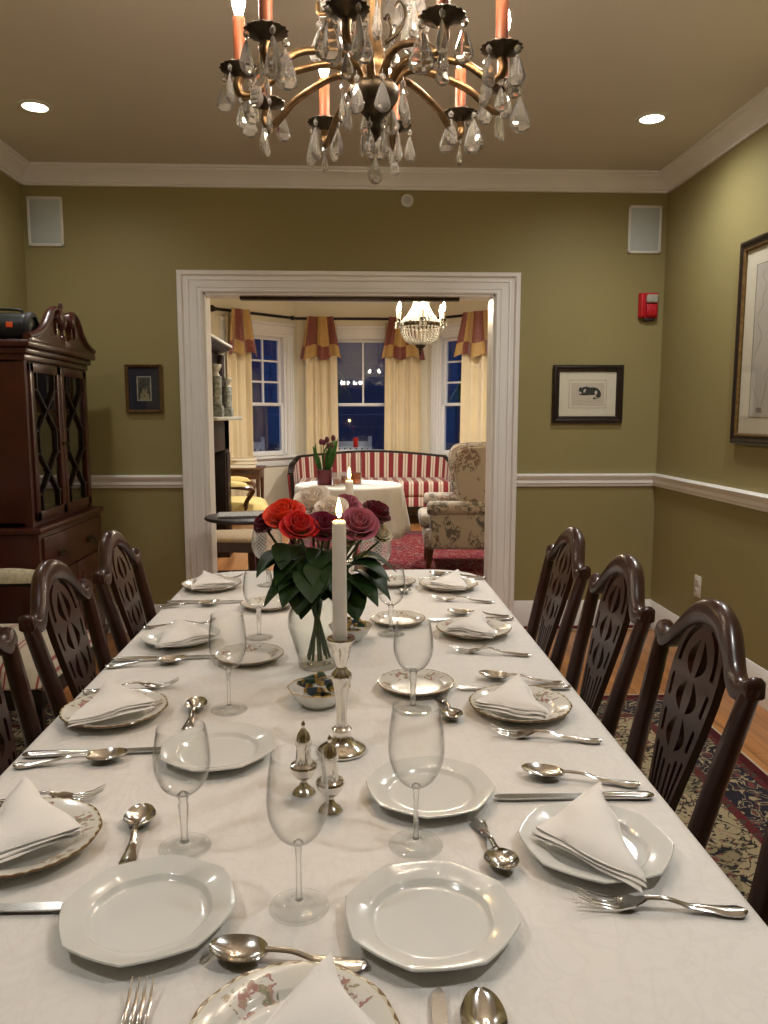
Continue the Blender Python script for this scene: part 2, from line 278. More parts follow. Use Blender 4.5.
# ------------------------------------------------------------------ mesh builder
class MB:
    def __init__(s):
        s.bm = bmesh.new(); s.uv = s.bm.loops.layers.uv.new('UVMap'); s.mi = 0; s.mx = Matrix.Identity(4)
    def v(s, p): return s.bm.verts.new(s.mx @ Vector(p))
    def f(s, vs, uvs=None):
        try: f = s.bm.faces.new(vs)
        except ValueError: return None
        f.material_index = s.mi; f.smooth = True
        if uvs:
            for l, u in zip(f.loops, uvs): l[s.uv].uv = u
        return f
    def box(s, x0, y0, z0, x1, y1, z1, bev=0, seg=2, m=None):
        mm = s.mx if m is None else s.mx @ m
        b = bmesh.new()
        bmesh.ops.create_cube(b, size=1)
        for v in b.verts: v.co = Vector(((x0+x1)/2+v.co.x*(x1-x0), (y0+y1)/2+v.co.y*(y1-y0), (z0+z1)/2+v.co.z*(z1-z0)))
        if bev: bmesh.ops.bevel(b, geom=b.edges[:], offset=bev, segments=seg, affect='EDGES', profile=.5)
        s._merge(b, mm); return s
    def _merge(s, b, mm=None, uvf=None):
        mp = {}
        for v in b.verts: mp[v] = s.bm.verts.new((mm @ v.co) if mm is not None else v.co)
        for f in b.faces:
            co = [v.co.copy() for v in f.verts]
            n = f.normal if f.normal.length else Vector((0,0,1))
            uv = [((c.x, c.z) if abs(n.z) < .8 else (c.x, c.y)) if abs(n.x) < .8 else (c.y, c.z) for c in co]
            s.f([mp[v] for v in f.verts], uv)
        b.free()
    def lathe(s, prof, n=32, c=(0,0,0), rf=None, capb=False, capt=False):
        rows = []
        for i, (r, z) in enumerate(prof):
            row = []
            for k in range(n):
                t = 2*PI*k/n; rr = rf(t, r, z) if rf else r
                row.append(s.v((c[0]+rr*cos(t), c[1]+rr*sin(t), c[2]+z)))
            rows.append(row)
        L = len(prof)
        for i in range(L-1):
            for k in range(n):
                k2 = (k+1) % n
                s.f([rows[i][k], rows[i][k2], rows[i+1][k2], rows[i+1][k]], [(k/n*1.0, prof[i][1]*4), ((k+1)/n, prof[i][1]*4), ((k+1)/n, prof[i+1][1]*4), (k/n, prof[i+1][1]*4)])
        if capb: s.f(rows[0][::-1])
        if capt: s.f(rows[-1])
        return s
    def tube(s, pts, r, n=8, cap=True, ry=None, up=(0,0,1), square=False):
        pts = [Vector(p) for p in pts]; L = len(pts)
        if not isinstance(r, (list, tuple)): r = [r]*L
        if ry is None: ry = r
        elif not isinstance(ry, (list, tuple)): ry = [ry]*L
        rows = []; prev = None
        for i, p in enumerate(pts):
            t = (pts[min(i+1, L-1)]-pts[max(i-1, 0)]).normalized()
            if prev is None:
                u = Vector(up); 
                if abs(u.dot(t)) > .95: u = Vector((1,0,0)) if abs(t.x) < .9 else Vector((0,1,0))
                a = u.cross(t).normalized()
            else:
                a = (prev - t*prev.dot(t)).normalized()
            prev = a; b = t.cross(a)
            row = []
            for k in range(n):
                th = 2*PI*(k+.5)/n; ca, sa = cos(th), sin(th)
                if square:
                    q = max(abs(ca), abs(sa)); e = .88 if n > 4 and abs(abs(ca)-abs(sa)) < .05 else 1
                    ca, sa = ca/q*e, sa/q*e
                row.append(s.v(p + a*ca*r[i] + b*sa*ry[i]))
            rows.append(row)
        for i in range(L-1):
            for k in range(n):
                s.f([rows[i][k], rows[i][(k+1) % n], rows[i+1][(k+1) % n], rows[i+1][k]])
        if cap: s.f(rows[0][::-1]); s.f(rows[-1])
        return s
    def sheet(s, fn, nu, nv, th, uv=None, closeu=False):
        """slab of thickness th whose middle surface is fn(u,v)"""
        P = [[Vector(fn(i/nu, j/nv)) for j in range(nv+1)] for i in range(nu+1)]
        N = [[None]*(nv+1) for _ in range(nu+1)]
        for i in range(nu+1):
            for j in range(nv+1):
                du = P[min(i+1,nu)][j]-P[max(i-1,0)][j]; dv = P[i][min(j+1,nv)]-P[i][max(j-1,0)]
                n = du.cross(dv); N[i][j] = n.normalized() if n.length > 1e-12 else Vector((0,0,1))
        T = [[s.v(P[i][j]+N[i][j]*th/2) for j in range(nv+1)] for i in range(nu+1)]
        B = [[s.v(P[i][j]-N[i][j]*th/2) for j in range(nv+1)] for i in range(nu+1)]
        U = uv or (lambda a, b: (a, b))
        for i in range(nu):
            for j in range(nv):
                q = [U(i/nu,j/nv),U((i+1)/nu,j/nv),U((i+1)/nu,(j+1)/nv),U(i/nu,(j+1)/nv)]
                s.f([T[i][j],T[i+1][j],T[i+1][j+1],T[i][j+1]], q)
                s.f([B[i][j],B[i][j+1],B[i+1][j+1],B[i+1][j]], [q[0],q[3],q[2],q[1]])
        for i in range(nu):
            a, b = U(i/nu,0), U((i+1)/nu,0); s.f([T[i][0],B[i][0],B[i+1][0],T[i+1][0]], [a,a,b,b])
            a, b = U(i/nu,1), U((i+1)/nu,1); s.f([T[i][nv],T[i+1][nv],B[i+1][nv],B[i][nv]], [a,b,b,a])
        for j in range(nv):
            a, b = U(0,j/nv), U(0,(j+1)/nv); s.f([T[0][j],T[0][j+1],B[0][j+1],B[0][j]], [a,b,b,a])
            a, b = U(1,j/nv), U(1,(j+1)/nv); s.f([T[nu][j],B[nu][j],B[nu][j+1],T[nu][j+1]], [a,a,b,b])
        return s
    def prism(s, poly, d0, d1, plane='xz'):
        """polygon extruded: plane 'xz' extrudes along y, 'xy' along z, 'yz' along x"""
        def P(a, b, d): return (a, d, b) if plane == 'xz' else ((a, b, d) if plane == 'xy' else (d, a, b))
        A = [s.v(P(a, b, d0)) for a, b in poly]; B = [s.v(P(a, b, d1)) for a, b in poly]
        n = len(poly); s.f(A[::-1]); s.f(B)
        for i in range(n): s.f([A[i], A[(i+1) % n], B[(i+1) % n], B[i]])
        return s
    def ball(s, c, r, n=12, m=8, sc=(1,1,1)):
        pr = [(sin(PI*i/m), -cos(PI*i/m)) for i in range(m+1)]
        rows = [[s.v((c[0]+max(p, .002)*cos(2*PI*k/n)*r*sc[0], c[1]+max(p, .002)*sin(2*PI*k/n)*r*sc[1], c[2]+z*r*sc[2])) for k in range(n)] for p, z in pr]
        for i in range(m):
            for k in range(n): s.f([rows[i][k], rows[i][(k+1)%n], rows[i+1][(k+1)%n], rows[i+1][k]])
        s.f(rows[0][::-1]); s.f(rows[-1]); return s
    def holes(s, polys, th, bev=0, warp=None):
        """planar outline with holes (even-odd), made in x-z, thickness th along y"""
        cu = bpy.data.curves.new('tmp', 'CURVE'); cu.dimensions = '2D'; cu.fill_mode = 'BOTH'; cu.extrude = th/2-bev; cu.bevel_depth = bev; cu.bevel_resolution = 1
        if bev: cu.offset = -bev
        for p in polys:
            sp = cu.splines.new('POLY'); sp.points.add(len(p)-1); sp.use_cyclic_u = True
            for q, (a, b) in zip(sp.points, p): q.co = (a, b, 0, 1)
        o = bpy.data.objects.new('tmp', cu); COL.objects.link(o); dg = bpy.context.evaluated_depsgraph_get()
        me = bpy.data.meshes.new_from_object(o.evaluated_get(dg)); b = bmesh.new(); b.from_mesh(me)
        bmesh.ops.remove_doubles(b, verts=b.verts[:], dist=1e-5)
        for v in b.verts:
            c = Vector((v.co.x, -v.co.z, v.co.y)); v.co = Vector(warp(c)) if warp else c
        b.normal_update(); s._merge(b, s.mx); bpy.data.objects.remove(o); bpy.data.curves.remove(cu); bpy.data.meshes.remove(me); return s
    def mesh(s, name, mats, angle=38):
        bmesh.ops.recalc_face_normals(s.bm, faces=s.bm.faces[:])
        me = bpy.data.meshes.new(name); s.bm.to_mesh(me); s.bm.free()
        for m in (mats if isinstance(mats, (list, tuple)) else [mats]): me.materials.append(MAT[m] if isinstance(m, str) else m)
        if angle is not None: me.set_sharp_from_angle(angle=rad(angle))
        else: me.polygons.foreach_set('use_smooth', [False]*len(me.polygons))
        return me
    def build(s, name, mats, parent=None, angle=38, loc=None, rotz=0):
        o = bpy.data.objects.new(name, s.mesh(name, mats, angle)); COL.objects.link(o)
        if parent: o.parent = parent
        if loc: o.location = loc
        if rotz: o.rotation_euler.z = rotz
        return o

def obj(name, me, parent=None, loc=None, rot=None, scale=None):
    o = bpy.data.objects.new(name, me); COL.objects.link(o)
    if parent: o.parent = parent
    if loc: o.location = loc
    if rot: o.rotation_euler = rot
    if scale: o.scale = scale
    return o
def tag(o, label=None, cat=None, group=None, kind=None):
    for k, v in (('label', label), ('category', cat), ('group', group), ('kind', kind)):
        if v: o[k] = v
    return o
def thing(name, label, cat, loc=(0,0,0), rotz=0, group=None):
    o = bpy.data.objects.new(name, None); COL.objects.link(o); o.empty_display_size = .05
    o.location = loc; o.rotation_euler = (0,0,rotz); return tag(o, label, cat, group)
def dup(root, loc, rotz=0, label=None, group=None, scale=None):
    r = root.copy(); COL.objects.link(r); r.location = loc; r.rotation_euler = (0,0,rotz)
    if label: r['label'] = label
    if group: r['group'] = group
    if scale: r.scale = scale
    for ch in list(root.children):
        c = ch.copy(); COL.objects.link(c); c.parent = r
        for g in list(ch.children):
            d = g.copy(); COL.objects.link(d); d.parent = c
    return r
def struct(name, mb, mats, angle=38, **kw):
    o = mb.build(name, mats, angle=angle, **kw); o['kind'] = 'structure'; return o
def light(name, kind, loc, energy, col=(1,.82,.58), size=.05, rot=(0,0,0), spot=None, blend=.6):
    l = bpy.data.lights.new(name, kind); l.energy = energy; l.color = col
    if kind == 'AREA': l.size = size
    else: l.shadow_soft_size = size
    if spot: l.spot_size = rad(spot); l.spot_blend = blend
    o = bpy.data.objects.new(name, l); COL.objects.link(o); o.location = loc; o.rotation_euler = rot; return o
def lerp(a, b, t): return a+(b-a)*t
def interp(t, keys):
    for (t0, v0), (t1, v1) in zip(keys, keys[1:]):
        if t <= t1:
            k = (t-t0)/(t1-t0) if t1 > t0 else 0; k = max(0, min(1, k)); k = k*k*(3-2*k)
            return v0+(v1-v0)*k
    return keys[-1][1]
def cat_path(pts, sub=6):
    """catmull-rom through points"""
    P = [Vector(p) for p in pts]; P = [2*P[0]-P[1]]+P+[2*P[-1]-P[-2]]; out = []
    for i in range(1, len(P)-2):
        for k in range(sub):
            t = k/sub; a, b, c, d = P[i-1:i+3]
            out.append(.5*((2*b)+(-a+c)*t+(2*a-5*b+4*c-d)*t*t+(-a+3*b-3*c+d)*t**3))
    out.append(P[-2]); return out

# ------------------------------------------------------------------ dimensions
CAMH = 1.29
XL, XR = -1.82, 1.84
YB = 4.55            # dining room far wall
YF = -2.0
CEIL = 2.655
TZ = .75             # table top
CEIL2 = 2.78

# ------------------------------------------------------------------ shell
struct('floor', MB().box(-3.2, YF-.2, -.10, 3.2, 10.0, 0), 'oak')
b = MB(); b.box(XL-.15, YB, 0, -.834, YB+.12, CEIL+.1); b.box(.845, YB, 0, XR+.15, YB+.12, CEIL+.1); b.box(-.834, YB, 1.983, .845, YB+.12, CEIL+.1)
struct('wall_back', b, 'wall')
b = MB(); b.box(-3.0, YB+.12, 0, -.834, YB+.15, CEIL2+.1); b.box(.845, YB+.12, 0, 3.0, YB+.15, CEIL2+.1); b.box(-.834, YB+.12, 1.983, .845, YB+.15, CEIL2+.1)
struct('wall_sitting_room', b, 'cream_wall')
struct('wall_left', MB().box(XL-.15, YF, 0, XL, YB, CEIL+.1), 'wall')
struct('wall_right', MB().box(XR, YF, 0, XR+.15, YB, CEIL+.1), 'wall')
struct('wall_front', MB().box(XL-.15, YF-.15, 0, XR+.15, YF, CEIL+.1), 'wall')
struct('ceiling', MB().box(XL-.15, YF-.15, CEIL, XR+.15, YB+.12, CEIL+.12), 'ceil')

def profile_run(b, prof, x0, y0, x1, y1, side):
    """extrude a (d,z) profile along a straight line; d is measured to `side` (unit 2d)"""
    A = [b.v((x0+side[0]*d, y0+side[1]*d, z)) for d, z in prof]; B = [b.v((x1+side[0]*d, y1+side[1]*d, z)) for d, z in prof]
    n = len(prof); b.f(A); b.f(B[::-1])
    for i in range(n): b.f([A[i], A[(i+1)%n], B[(i+1)%n], B[i]])
crown = [(0,2.555),(.016,2.555),(.018,2.563),(.014,2.570),(.020,2.574),(.026,2.592),(.040,2.612),(.060,2.626),(.070,2.632),(.072,2.640),(.084,2.642),(.086,CEIL),(0,CEIL)]
for nm, a in dict(trim_2=(XL,YB,XR,YB,(0,-1)), trim_3=(XL,YF,XL,YB,(1,0)), trim_4=(XR,YF,XR,YB,(-1,0))).items():
    b = MB(); profile_run(b, crown, *a); struct(nm, b, 'trim', 30)
rail = [(0,.864),(.012,.866),(.014,.880),(.022,.886),(.020,.905),(.028,.915),(.034,.932),(.026,.940),(0,.942)]
base = [(0,0),(.018,0),(.018,.125),(.014,.135),(.012,.150),(.005,.165),(0,.166)]
k = 5
for prof in (rail, base):
    for a in ((XL,YB,-.977,YB,(0,-1)), (.987,YB,XR,YB,(0,-1)), (XL,YF,XL,YB,(1,0)), (XR,YF,XR,YB,(-1,0))):
        b = MB(); profile_run(b, prof, *a)
        struct('trim_%d' % k if prof is rail else ('baseboard_far_left','baseboard_far_right','baseboard_left','baseboard_right')[k-9], b, 'trim', 30); k += 1
# cased opening
b = MB()
x0, x1, zt = -.834, .845, 1.983
cp = [(0,.0),(0,.014),(.010,.020),(.016,.014),(.030,.014),(.034,.018),(.075,.018),(.082,.024),(.090,.018),(.108,.022),(.116,.036),(.138,.040),(.143,.030),(.143,0)]
def casing_piece(face, sy):
    def loop(dx):  # points for an offset dx outwards along the opening outline
        return [(x0-dx, 0), (x0-dx, zt+dx*.84), (x1+dx, zt+dx*.84), (x1+dx, 0)]
    L = [[b.v((x, face+sy*h, z)) for x, z in loop(d)] for d, h in cp]
    for i in range(len(L)-1):
        for j in range(3): b.f([L[i][j], L[i][j+1], L[i+1][j+1], L[i+1][j]])
    b.f([r[0] for r in L]); b.f([r[3] for r in L])
casing_piece(YB, -1)
struct('trim_1', b, 'trim', 30)
b = MB(); b.box(x0, YB-.005, 0, x0+.012, YB+.155, zt); b.box(x1-.012, YB-.005, 0, x1, YB+.155, zt); b.box(x0, YB-.005, zt-.012, x1, YB+.155, zt)
struct('trim_13', b, 'trim')
b = MB(); b.box(x0+.2, YB+.045, zt-.030, x1-.2, YB+.105, zt-.012, .003); tag(b.build('sliding_door_track', 'brass_dark'), 'dark metal door track under the head of the wide white doorway', 'track')

# sitting room shell with bay
BA, BB, BC, BD = (-1.62,8.94), (-.66,9.90), (.99,9.90), (2.0,8.89)
struct('wall_sitting_left', MB().box(BA[0]-.15, YB+.15, 0, BA[0], BA[1], CEIL2+.1), 'cream_wall')
struct('wall_sitting_right', MB().box(BD[0], YB+.15, 0, BD[0]+.15, BD[1], CEIL2+.1), 'cream_wall')
struct('ceiling_sitting_room', MB().box(-1.8, YB+.12, CEIL2, 2.2, 10.05, CEIL2+.12), 'ceil2')
WZ0, WZ1, WMR = .80, 2.27, 1.42
def bay(nm, wn, tn, bn, P, Q, o0, o1, cols_top, rows_top, wall_lbl):
    d = Vector((Q[0]-P[0], Q[1]-P[1])); L = d.length; ang = math.atan2(d.y, d.x); loc = (P[0], P[1], 0)
    b = MB(); b.box(0,0,0,o0,.12,CEIL2+.1); b.box(o1,0,0,L,.12,CEIL2+.1); b.box(o0,0,0,o1,.12,WZ0); b.box(o0,0,WZ1,o1,.12,CEIL2+.1)
    struct(nm, b, 'cream_wall', loc=loc, rotz=ang)
    # casing, stool, apron and pilaster mouldings (one trim object)
    b = MB(); w = .12
    for a0, a1 in ((o0-w, o0), (o1, o1+w)):
        b.box(a0,-.02,WZ0-.02,a1,0,WZ1,.003)
        for q in (.018, .055, .092): b.box(a0+q-.008,-.03,WZ0-.02,a0+q+.008,-.02,WZ1,.003)
    b.box(o0-w,-.022,WZ1,o1+w,0,WZ1+.10,.003); b.box(o0-w-.015,-.045,WZ1+.10,o1+w+.015,0,WZ1+.135,.006); b.box(o0-w,-.03,WZ1+.03,o1+w,-.02,WZ1+.045,.003)
    b.box(o0-w-.02,-.06,WZ0-.045,o1+w+.02,.02,WZ0-.015,.008); b.box(o0-w,-.02,WZ0-.14,o1+w,0,WZ0-.045,.004)
    struct(tn, b, 'trim', loc=loc, rotz=ang)
    b = MB(); profile_run(b, base, 0, 0, L, 0, (0,-1)); struct(bn, b, 'trim', 30, loc=loc, rotz=ang)
    b = MB(); profile_run(b, [(d_*.8, z+CEIL2-CEIL) for d_, z in crown], 0, 0, L, 0, (0,-1)); struct(tn.replace('trim_', 'trim_1'), b, 'trim', 30, loc=loc, rotz=ang)
    # window: jamb frame is the object, sashes / panes are its parts
    t = .03
    b = MB(); b.box(o0,0,WZ0,o0+t,.11,WZ1); b.box(o1-t,0,WZ0,o1,.11,WZ1); b.box(o0,0,WZ0-.015,o1,.11,WZ0+.015); b.box(o0,0,WZ1-t,o1,.11,WZ1)
    win = struct(wn, b, 'trim', loc=loc, rotz=ang)
    def sash(name, z0, z1, y, cols, rows):
        x0, x1 = o0+t, o1-t; s = .038
        b = MB(); b.box(x0,y,z0,x0+s,y+.035,z1,.003); b.box(x1-s,y,z0,x1,y+.035,z1,.003); b.box(x0,y,z0,x1,y+.035,z0+s,.003); b.box(x0,y,z1-s,x1,y+.035,z1,.003)
        gx0, gx1, gz0, gz1 = x0+s, x1-s, z0+s, z1-s
        for i in range(1, cols): xx = lerp(gx0, gx1, i/cols); b.box(xx-.011,y+.005,gz0,xx+.011,y+.03,gz1)
        for i in range(1, rows): zz = lerp(gz0, gz1, i/rows); b.box(gx0,y+.006,zz-.011,gx1,y+.029,zz+.011)
        so = b.build(name, 'trim', win); g = MB(); g.box(gx0-.004,y+.016,gz0-.004,gx1+.004,y+.019,gz1+.004); g.build('pane', 'pane', so)
    sash('lower_sash', WZ0+.01, WMR+.02, .02, 1, 1); sash('upper_sash', WMR-.02, WZ1-t, .06, cols_top, rows_top)
LA = (Vector(BB)-Vector(BA)).length
bay('wall_bay_left', 'window_1', 'trim_14', 'baseboard_bay_left', BA, BB, LA-1.05, LA-.19, 3, 3, '')
bay('wall_bay_centre', 'window_2', 'trim_15', 'baseboard_bay_centre', BB, BC, .33, 1.33, 2, 1, '')
bay('wall_bay_right', 'window_3', 'trim_16', 'baseboard_bay_right', BC, BD, .19, 1.05, 3, 3, '')

# porch beyond the windows
struct('porch_floor', MB().box(-4,10.1,-.2,5,13.2,-.05), 'porch_dark')
struct('porch_ceiling', MB().box(-4,10.1,2.62,5,13.2,2.7), 'porch_dark')
b = MB()
for x in (-2.6,-.9,1.35,3.2): b.box(x-.07,12.9,-.05,x+.07,13.04,2.62,.01); b.box(x-.1,12.87,2.5,x+.1,13.07,2.62)
struct('porch_pillars', b, 'porch_dark')
b = MB()
for i in range(14): b.box(-7,16.4-.006*0,.0+i*.26,8,16.5,.262+i*.26-.004)
struct('neighbouring_wall', b, 'porch_blue')
struct('ground_outside', MB().box(-9,10.02,-.4,10,17,-.22), 'porch_dark')
def porch_chair(loc, rz, label):
    t = thing('porch_chair', label, 'chair', loc, rz)
    b = MB(); b.box(-.27,-.25,.38,.27,.25,.42,.01); b.build('seat', 'porch_white', t)
    b = MB()
    for i in range(6): x = -.2+i*.08; b.box(x-.028,.24,.46,x+.028,.265,.86,.006)
    b.box(-.27,.235,.84,.27,.27,.93,.01); b.box(-.27,.235,.45,.27,.27,.50,.008); b.build('backrest', 'porch_white', t)
    for sx in (-1,1):
        MB().box(sx*.27-.025,.225,-.05,sx*.27+.025,.28,1.0,.008).build('leg', 'porch_white', t)
        MB().box(sx*.27-.025,-.26,-.05,sx*.27+.025,-.21,.64,.008).build('leg', 'porch_white', t)
        MB().box(sx*.27-.045,-.3,.62,sx*.27+.045,.25,.65,.008).build('armrest', 'porch_white', t)
porch_chair((-1.42,10.75,0), PI-.1, 'white slat-back porch chair outside the left bay window')
porch_chair((-.02,10.9,0), PI+.1, 'white slat-back porch chair outside the middle bay window')
def fern(loc, label, seed, n=26, L=.42):
    r = random.Random(seed); t = thing('hanging_fern', label, 'plant', loc)
    MB().lathe([(.02,-.16),(.09,-.15),(.12,.0),(.11,.0),(.02,-.02)], 20, capb=True).build('basket', 'porch_dark', t)
    b = MB(); 
    for s in range(3): a = s*2*PI/3; b.tube([(.11*cos(a),.11*sin(a),0),(0,0,.5)], .003, 5)
    b.tube([(0,0,.5),(0,0,2.62-loc[2])], .004, 5); b.build('hanger', 'brass_dark', t)
    b = MB()
    for i in range(n):
        a = r.uniform(0, 2*PI); l = L*r.uniform(.6,1); up = r.uniform(.05,.35); w = .022
        def fr(u, v): 
            d = l*u; return (cos(a)*d - sin(a)*(v-.5)*w*2*sin(PI*min(.98,u+.06)), sin(a)*d + cos(a)*(v-.5)*w*2*sin(PI*min(.98,u+.06)), up*u*2 - (up+.28)*u*u*1.6)
        b.sheet(fr, 8, 2, .002)
    b.build('fronds', 'fern', t)
fern((-.33,10.85,1.78), 'hanging fern outside, at the left edge of the middle bay window', 3)
fern((1.62,10.35,1.72), 'hanging fern outside, behind the panes of the right bay window', 4)
fern((-1.62,10.35,1.66), 'hanging fern outside, beside the curtain of the left bay window', 5)

# ------------------------------------------------------------------ wall and ceiling fittings
def downlight(x, y, z, label, energy, spot=135, group=None):
    t = thing('recessed_downlight', label, 'ceiling light', (x,y,z))
    MB().lathe([(.052,-.0005),(.054,-.006),(.066,-.008),(.074,-.004),(.075,0)], 32).build('trim_ring', 'white_plastic', t)
    MB().lathe([(.001,-.0035),(.053,-.0035),(.053,0),(.001,0)], 32, capb=True).build('lens', 'led', t)
    light('downlight_lamp', 'SPOT', (x,y,z-.015), energy, (1,.98,.945), .05, (0,0,0), spot, .9)
DL = 40
downlight(-1.394, 3.69, CEIL, 'lit recessed ceiling downlight over the china cabinet corner', DL*.55, 168)
downlight(1.405, 3.705, CEIL, 'lit recessed ceiling downlight above the fire alarm corner', DL*.85, 168)
downlight(1.52, 2.60, CEIL, 'recessed ceiling downlight washing the wall with the large framed map', DL*1.8, 160)
downlight(-1.50, 2.60, CEIL, 'recessed ceiling downlight over the left row of chairs', DL*.5, 160)
downlight(1.1, .5, CEIL, 'recessed ceiling downlight at the near end, right side', DL*1.05, 150)
downlight(-1.1, .5, CEIL, 'recessed ceiling downlight at the near end, left side', DL*.75, 150)
downlight(-.6, 7.0, CEIL2, 'added unseen downlight in the sitting room ceiling near the fireplace', 185, 168)  # added out of view to brighten the sitting room, not a known fitting
downlight(1.0, 7.6, CEIL2, 'added unseen downlight in the sitting room ceiling near the wing chair', 185, 168)  # second added sitting room light, also unseen

def wall_speaker(xc, zc, label):
    t = thing('wall_speaker', label, 'speaker', (xc, YB, zc))
    b = MB(); w, h = .098, .134
    b.box(-w,-.012,-h,-w+.016,0,h,.004); b.box(w-.016,-.012,-h,w,0,h,.004); b.box(-w,-.012,-h,w,0,-h+.016,.004); b.box(-w,-.012,h-.016,w,0,h,.004); b.build('bezel', 'white_plastic', t)
    MB().box(-w+.014,-.009,-h+.014,w-.014,-.002,h-.014,.003).build('grille', 'grille', t)
wall_speaker(-1.695, 2.362, 'white in-wall speaker with grey grille above the china cabinet')
wall_speaker(1.708, 2.353, 'white in-wall speaker with grey grille above the fire alarm')
t = thing('smoke_sensor', 'small round pale sensor high on the wall above the doorway', 'sensor', (.331, YB, 2.497))
b = MB(); b.mx = Matrix.Rotation(PI/2, 4, 'X'); b.lathe([(.036,0),(.036,.012),(.030,.018),(.001,.020)], 28); b.build('housing', 'white_plastic', t)
b = MB(); b.mx = Matrix.Rotation(PI/2, 4, 'X'); b.lathe([(.014,.018),(.022,.0215),(.016,.023),(.001,.023)], 24); b.build('sensor_ring', 'grille', t)
t = thing('fire_alarm', 'red wall fire alarm with a clear strobe lens', 'fire alarm', (1.742, YB, 1.922))
MB().box(-.056,-.030,-.072,.056,0,.074,.010,3).build('housing', 'red_plastic', t)
b = MB(); b.box(-.052,-.046,-.066,-.026,-.026,.070,.007,3); b.build('side_panel', 'red_plastic', t)
b = MB(); b.box(-.018,-.048,-.060,.046,-.026,.008,.006,2)
for i in range(4): b.box(-.012+i*.014,-.051,-.050,-.006+i*.014,-.046,-.012,.002)
b.build('sounder_grille', 'red_plastic', t)
b = MB(); b.box(-.020,-.056,.014,.046,-.028,.062,.010,3); b.build('strobe_lens', 'lens', t)
MB().box(-.026,-.028,-.086,.038,-.002,-.070,.004).build('mounting_plate', 'slot', t)
t = thing('wall_outlet', 'white double wall outlet low on the right wall', 'outlet', (XR, 3.92, .388))
MB().box(-.007,-.036,-.058,0,.036,.058,.003).build('cover_plate', 'white_plastic', t)
for dz in (-.026,.026):
    so = MB().box(-.010,-.019,dz-.017,-.005,.019,dz+.017,.004).build('socket', 'white_plastic', t)
    b = MB(); b.box(-.0106,-.009,dz-.006,-.0095,-.006,dz+.008); b.box(-.0106,.006,dz-.006,-.0095,.009,dz+.008); b.build('slots', 'slot', so)

def frame_ring(b, w, h, fw, d0, d1, steps):
    """moulded picture frame in x-z, front towards -y; steps = [(inset, height)]"""
    L = []
    for ins, y in steps:
        L.append([b.v((sx*(w/2-ins), -y, sz*(h/2-ins))) for sx, sz in ((-1,-1),(1,-1),(1,1),(-1,1))])
    for i in range(len(L)-1):
        for j in range(4): b.f([L[i][j], L[i][(j+1)%4], L[i+1][(j+1)%4], L[i+1][j]])
    return b
def picture(name, label, w, h, fw, fm, loc, rotz):
    t = thing(name, label, 'picture', loc, rotz)
    frame_ring(MB(), w, h, fw, 0, 0, [(0,0),(0,.022),(.006,.028),(fw*.35,.030),(fw*.6,.022),(fw*.8,.022),(fw*.92,.018),(fw,.010),(fw,.004)]).build('frame', fm, t, 25)
    return t
# cat etching on the far wall
t = picture('cat_picture', 'dark framed ink sketch of a curled-up cat on the far wall', .418, .338, .040, 'frame_dark', (1.404, YB, 1.413), 0)
MB().box(-.182,-.009,-.140,.182,-.002,.140).build('mat', 'mat', t)
b = MB(); frame_ring(b, .225, .165, .003, 0, 0, [(0,.0095),(0,.0100),(.002,.0100),(.002,.0095)]); b.build('mat_line', 'ink_grey', t)
p = MB().box(-.098,-.0105,-.066,.098,-.008,.066).build('sheet', 'paper', t)
def blob(b, pts, y0, y1): b.prism(pts, y0, y1, 'xz')
b = MB()
body = [(-.052,.030),(-.046,.043),(-.040,.036),(-.030,.038),(-.022,.042),(-.006,.044),(.012,.038),(.034,.040),(.056,.034),(.072,.020),(.080,.002),(.078,-.014),(.066,-.024),(.050,-.030),(.034,-.031),(.030,-.026),(.040,-.018),(.052,-.014),(.046,-.004),(.036,-.006),(.014,-.006),(-.010,-.008),(-.030,-.008),(-.048,-.004),(-.056,.004),(-.044,.008),(-.050,.014),(-.056,.020)]
blob(b, body, -.0112, -.0104); b.build('cat_drawing', 'ink', t)
b = MB(); blob(b, [(-.026,.020),(-.018,.030),(-.010,.026),(-.016,.012),(-.024,.006)], -.0116, -.0111); blob(b, [(.040,.012),(.050,.022),(.058,.012),(.052,-.006),(.044,-.002)], -.0116, -.0111); blob(b, [(-.050,.014),(-.040,.012),(-.036,.002),(-.052,.002)], -.0116, -.0111); blob(b, [(.040,-.022),(.052,-.018),(.062,-.020),(.050,-.026)], -.0116, -.0111); b.build('fur_markings', 'paper', t)
b = MB(); b.tube([(-.085,-.0107,-.048),(-.05,-.0107,-.040),(0,-.0107,-.046),(.03,-.0107,-.042)], .0007, 5); b.tube([(-.08,-.0107,-.056),(-.03,-.0107,-.054)], .0005, 5); b.build('ground_lines', 'ink_grey', t)
MB().box(-.180,-.0155,-.138,.180,-.0145,.138).build('glazing', 'picglass', t)
# small navy picture by the cabinet
t = picture('navy_picture', 'small gold framed picture with a navy mat beside the china cabinet', .208, .275, .017, 'frame_gold', (-1.184, YB, 1.441), 0)
MB().box(-.09,-.009,-.124,.09,-.002,.124).build('mat', 'navy', t)
b = MB(); frame_ring(b, .082, .140, .006, 0, 0, [(0,.009),(0,.0105),(.006,.0105),(.006,.009)]); b.build('inner_border', 'stone_light', t)
p = MB().box(-.036,-.0098,-.065,.036,-.008,.065).build('print', 'photo', t)
b = MB(); blob(b, [(-.024,-.064),(-.022,-.03),(-.012,-.02),(-.008,-.001),(0,.002),(.002,-.012),(.008,-.005),(.014,.0),(.016,-.022),(.026,-.034),(.030,-.064)], -.0105, -.0097); b.build('figures', 'photo_fig', p)
MB().box(-.09,-.0135,-.124,.09,-.0128,.124).build('glazing', 'picglass', t)
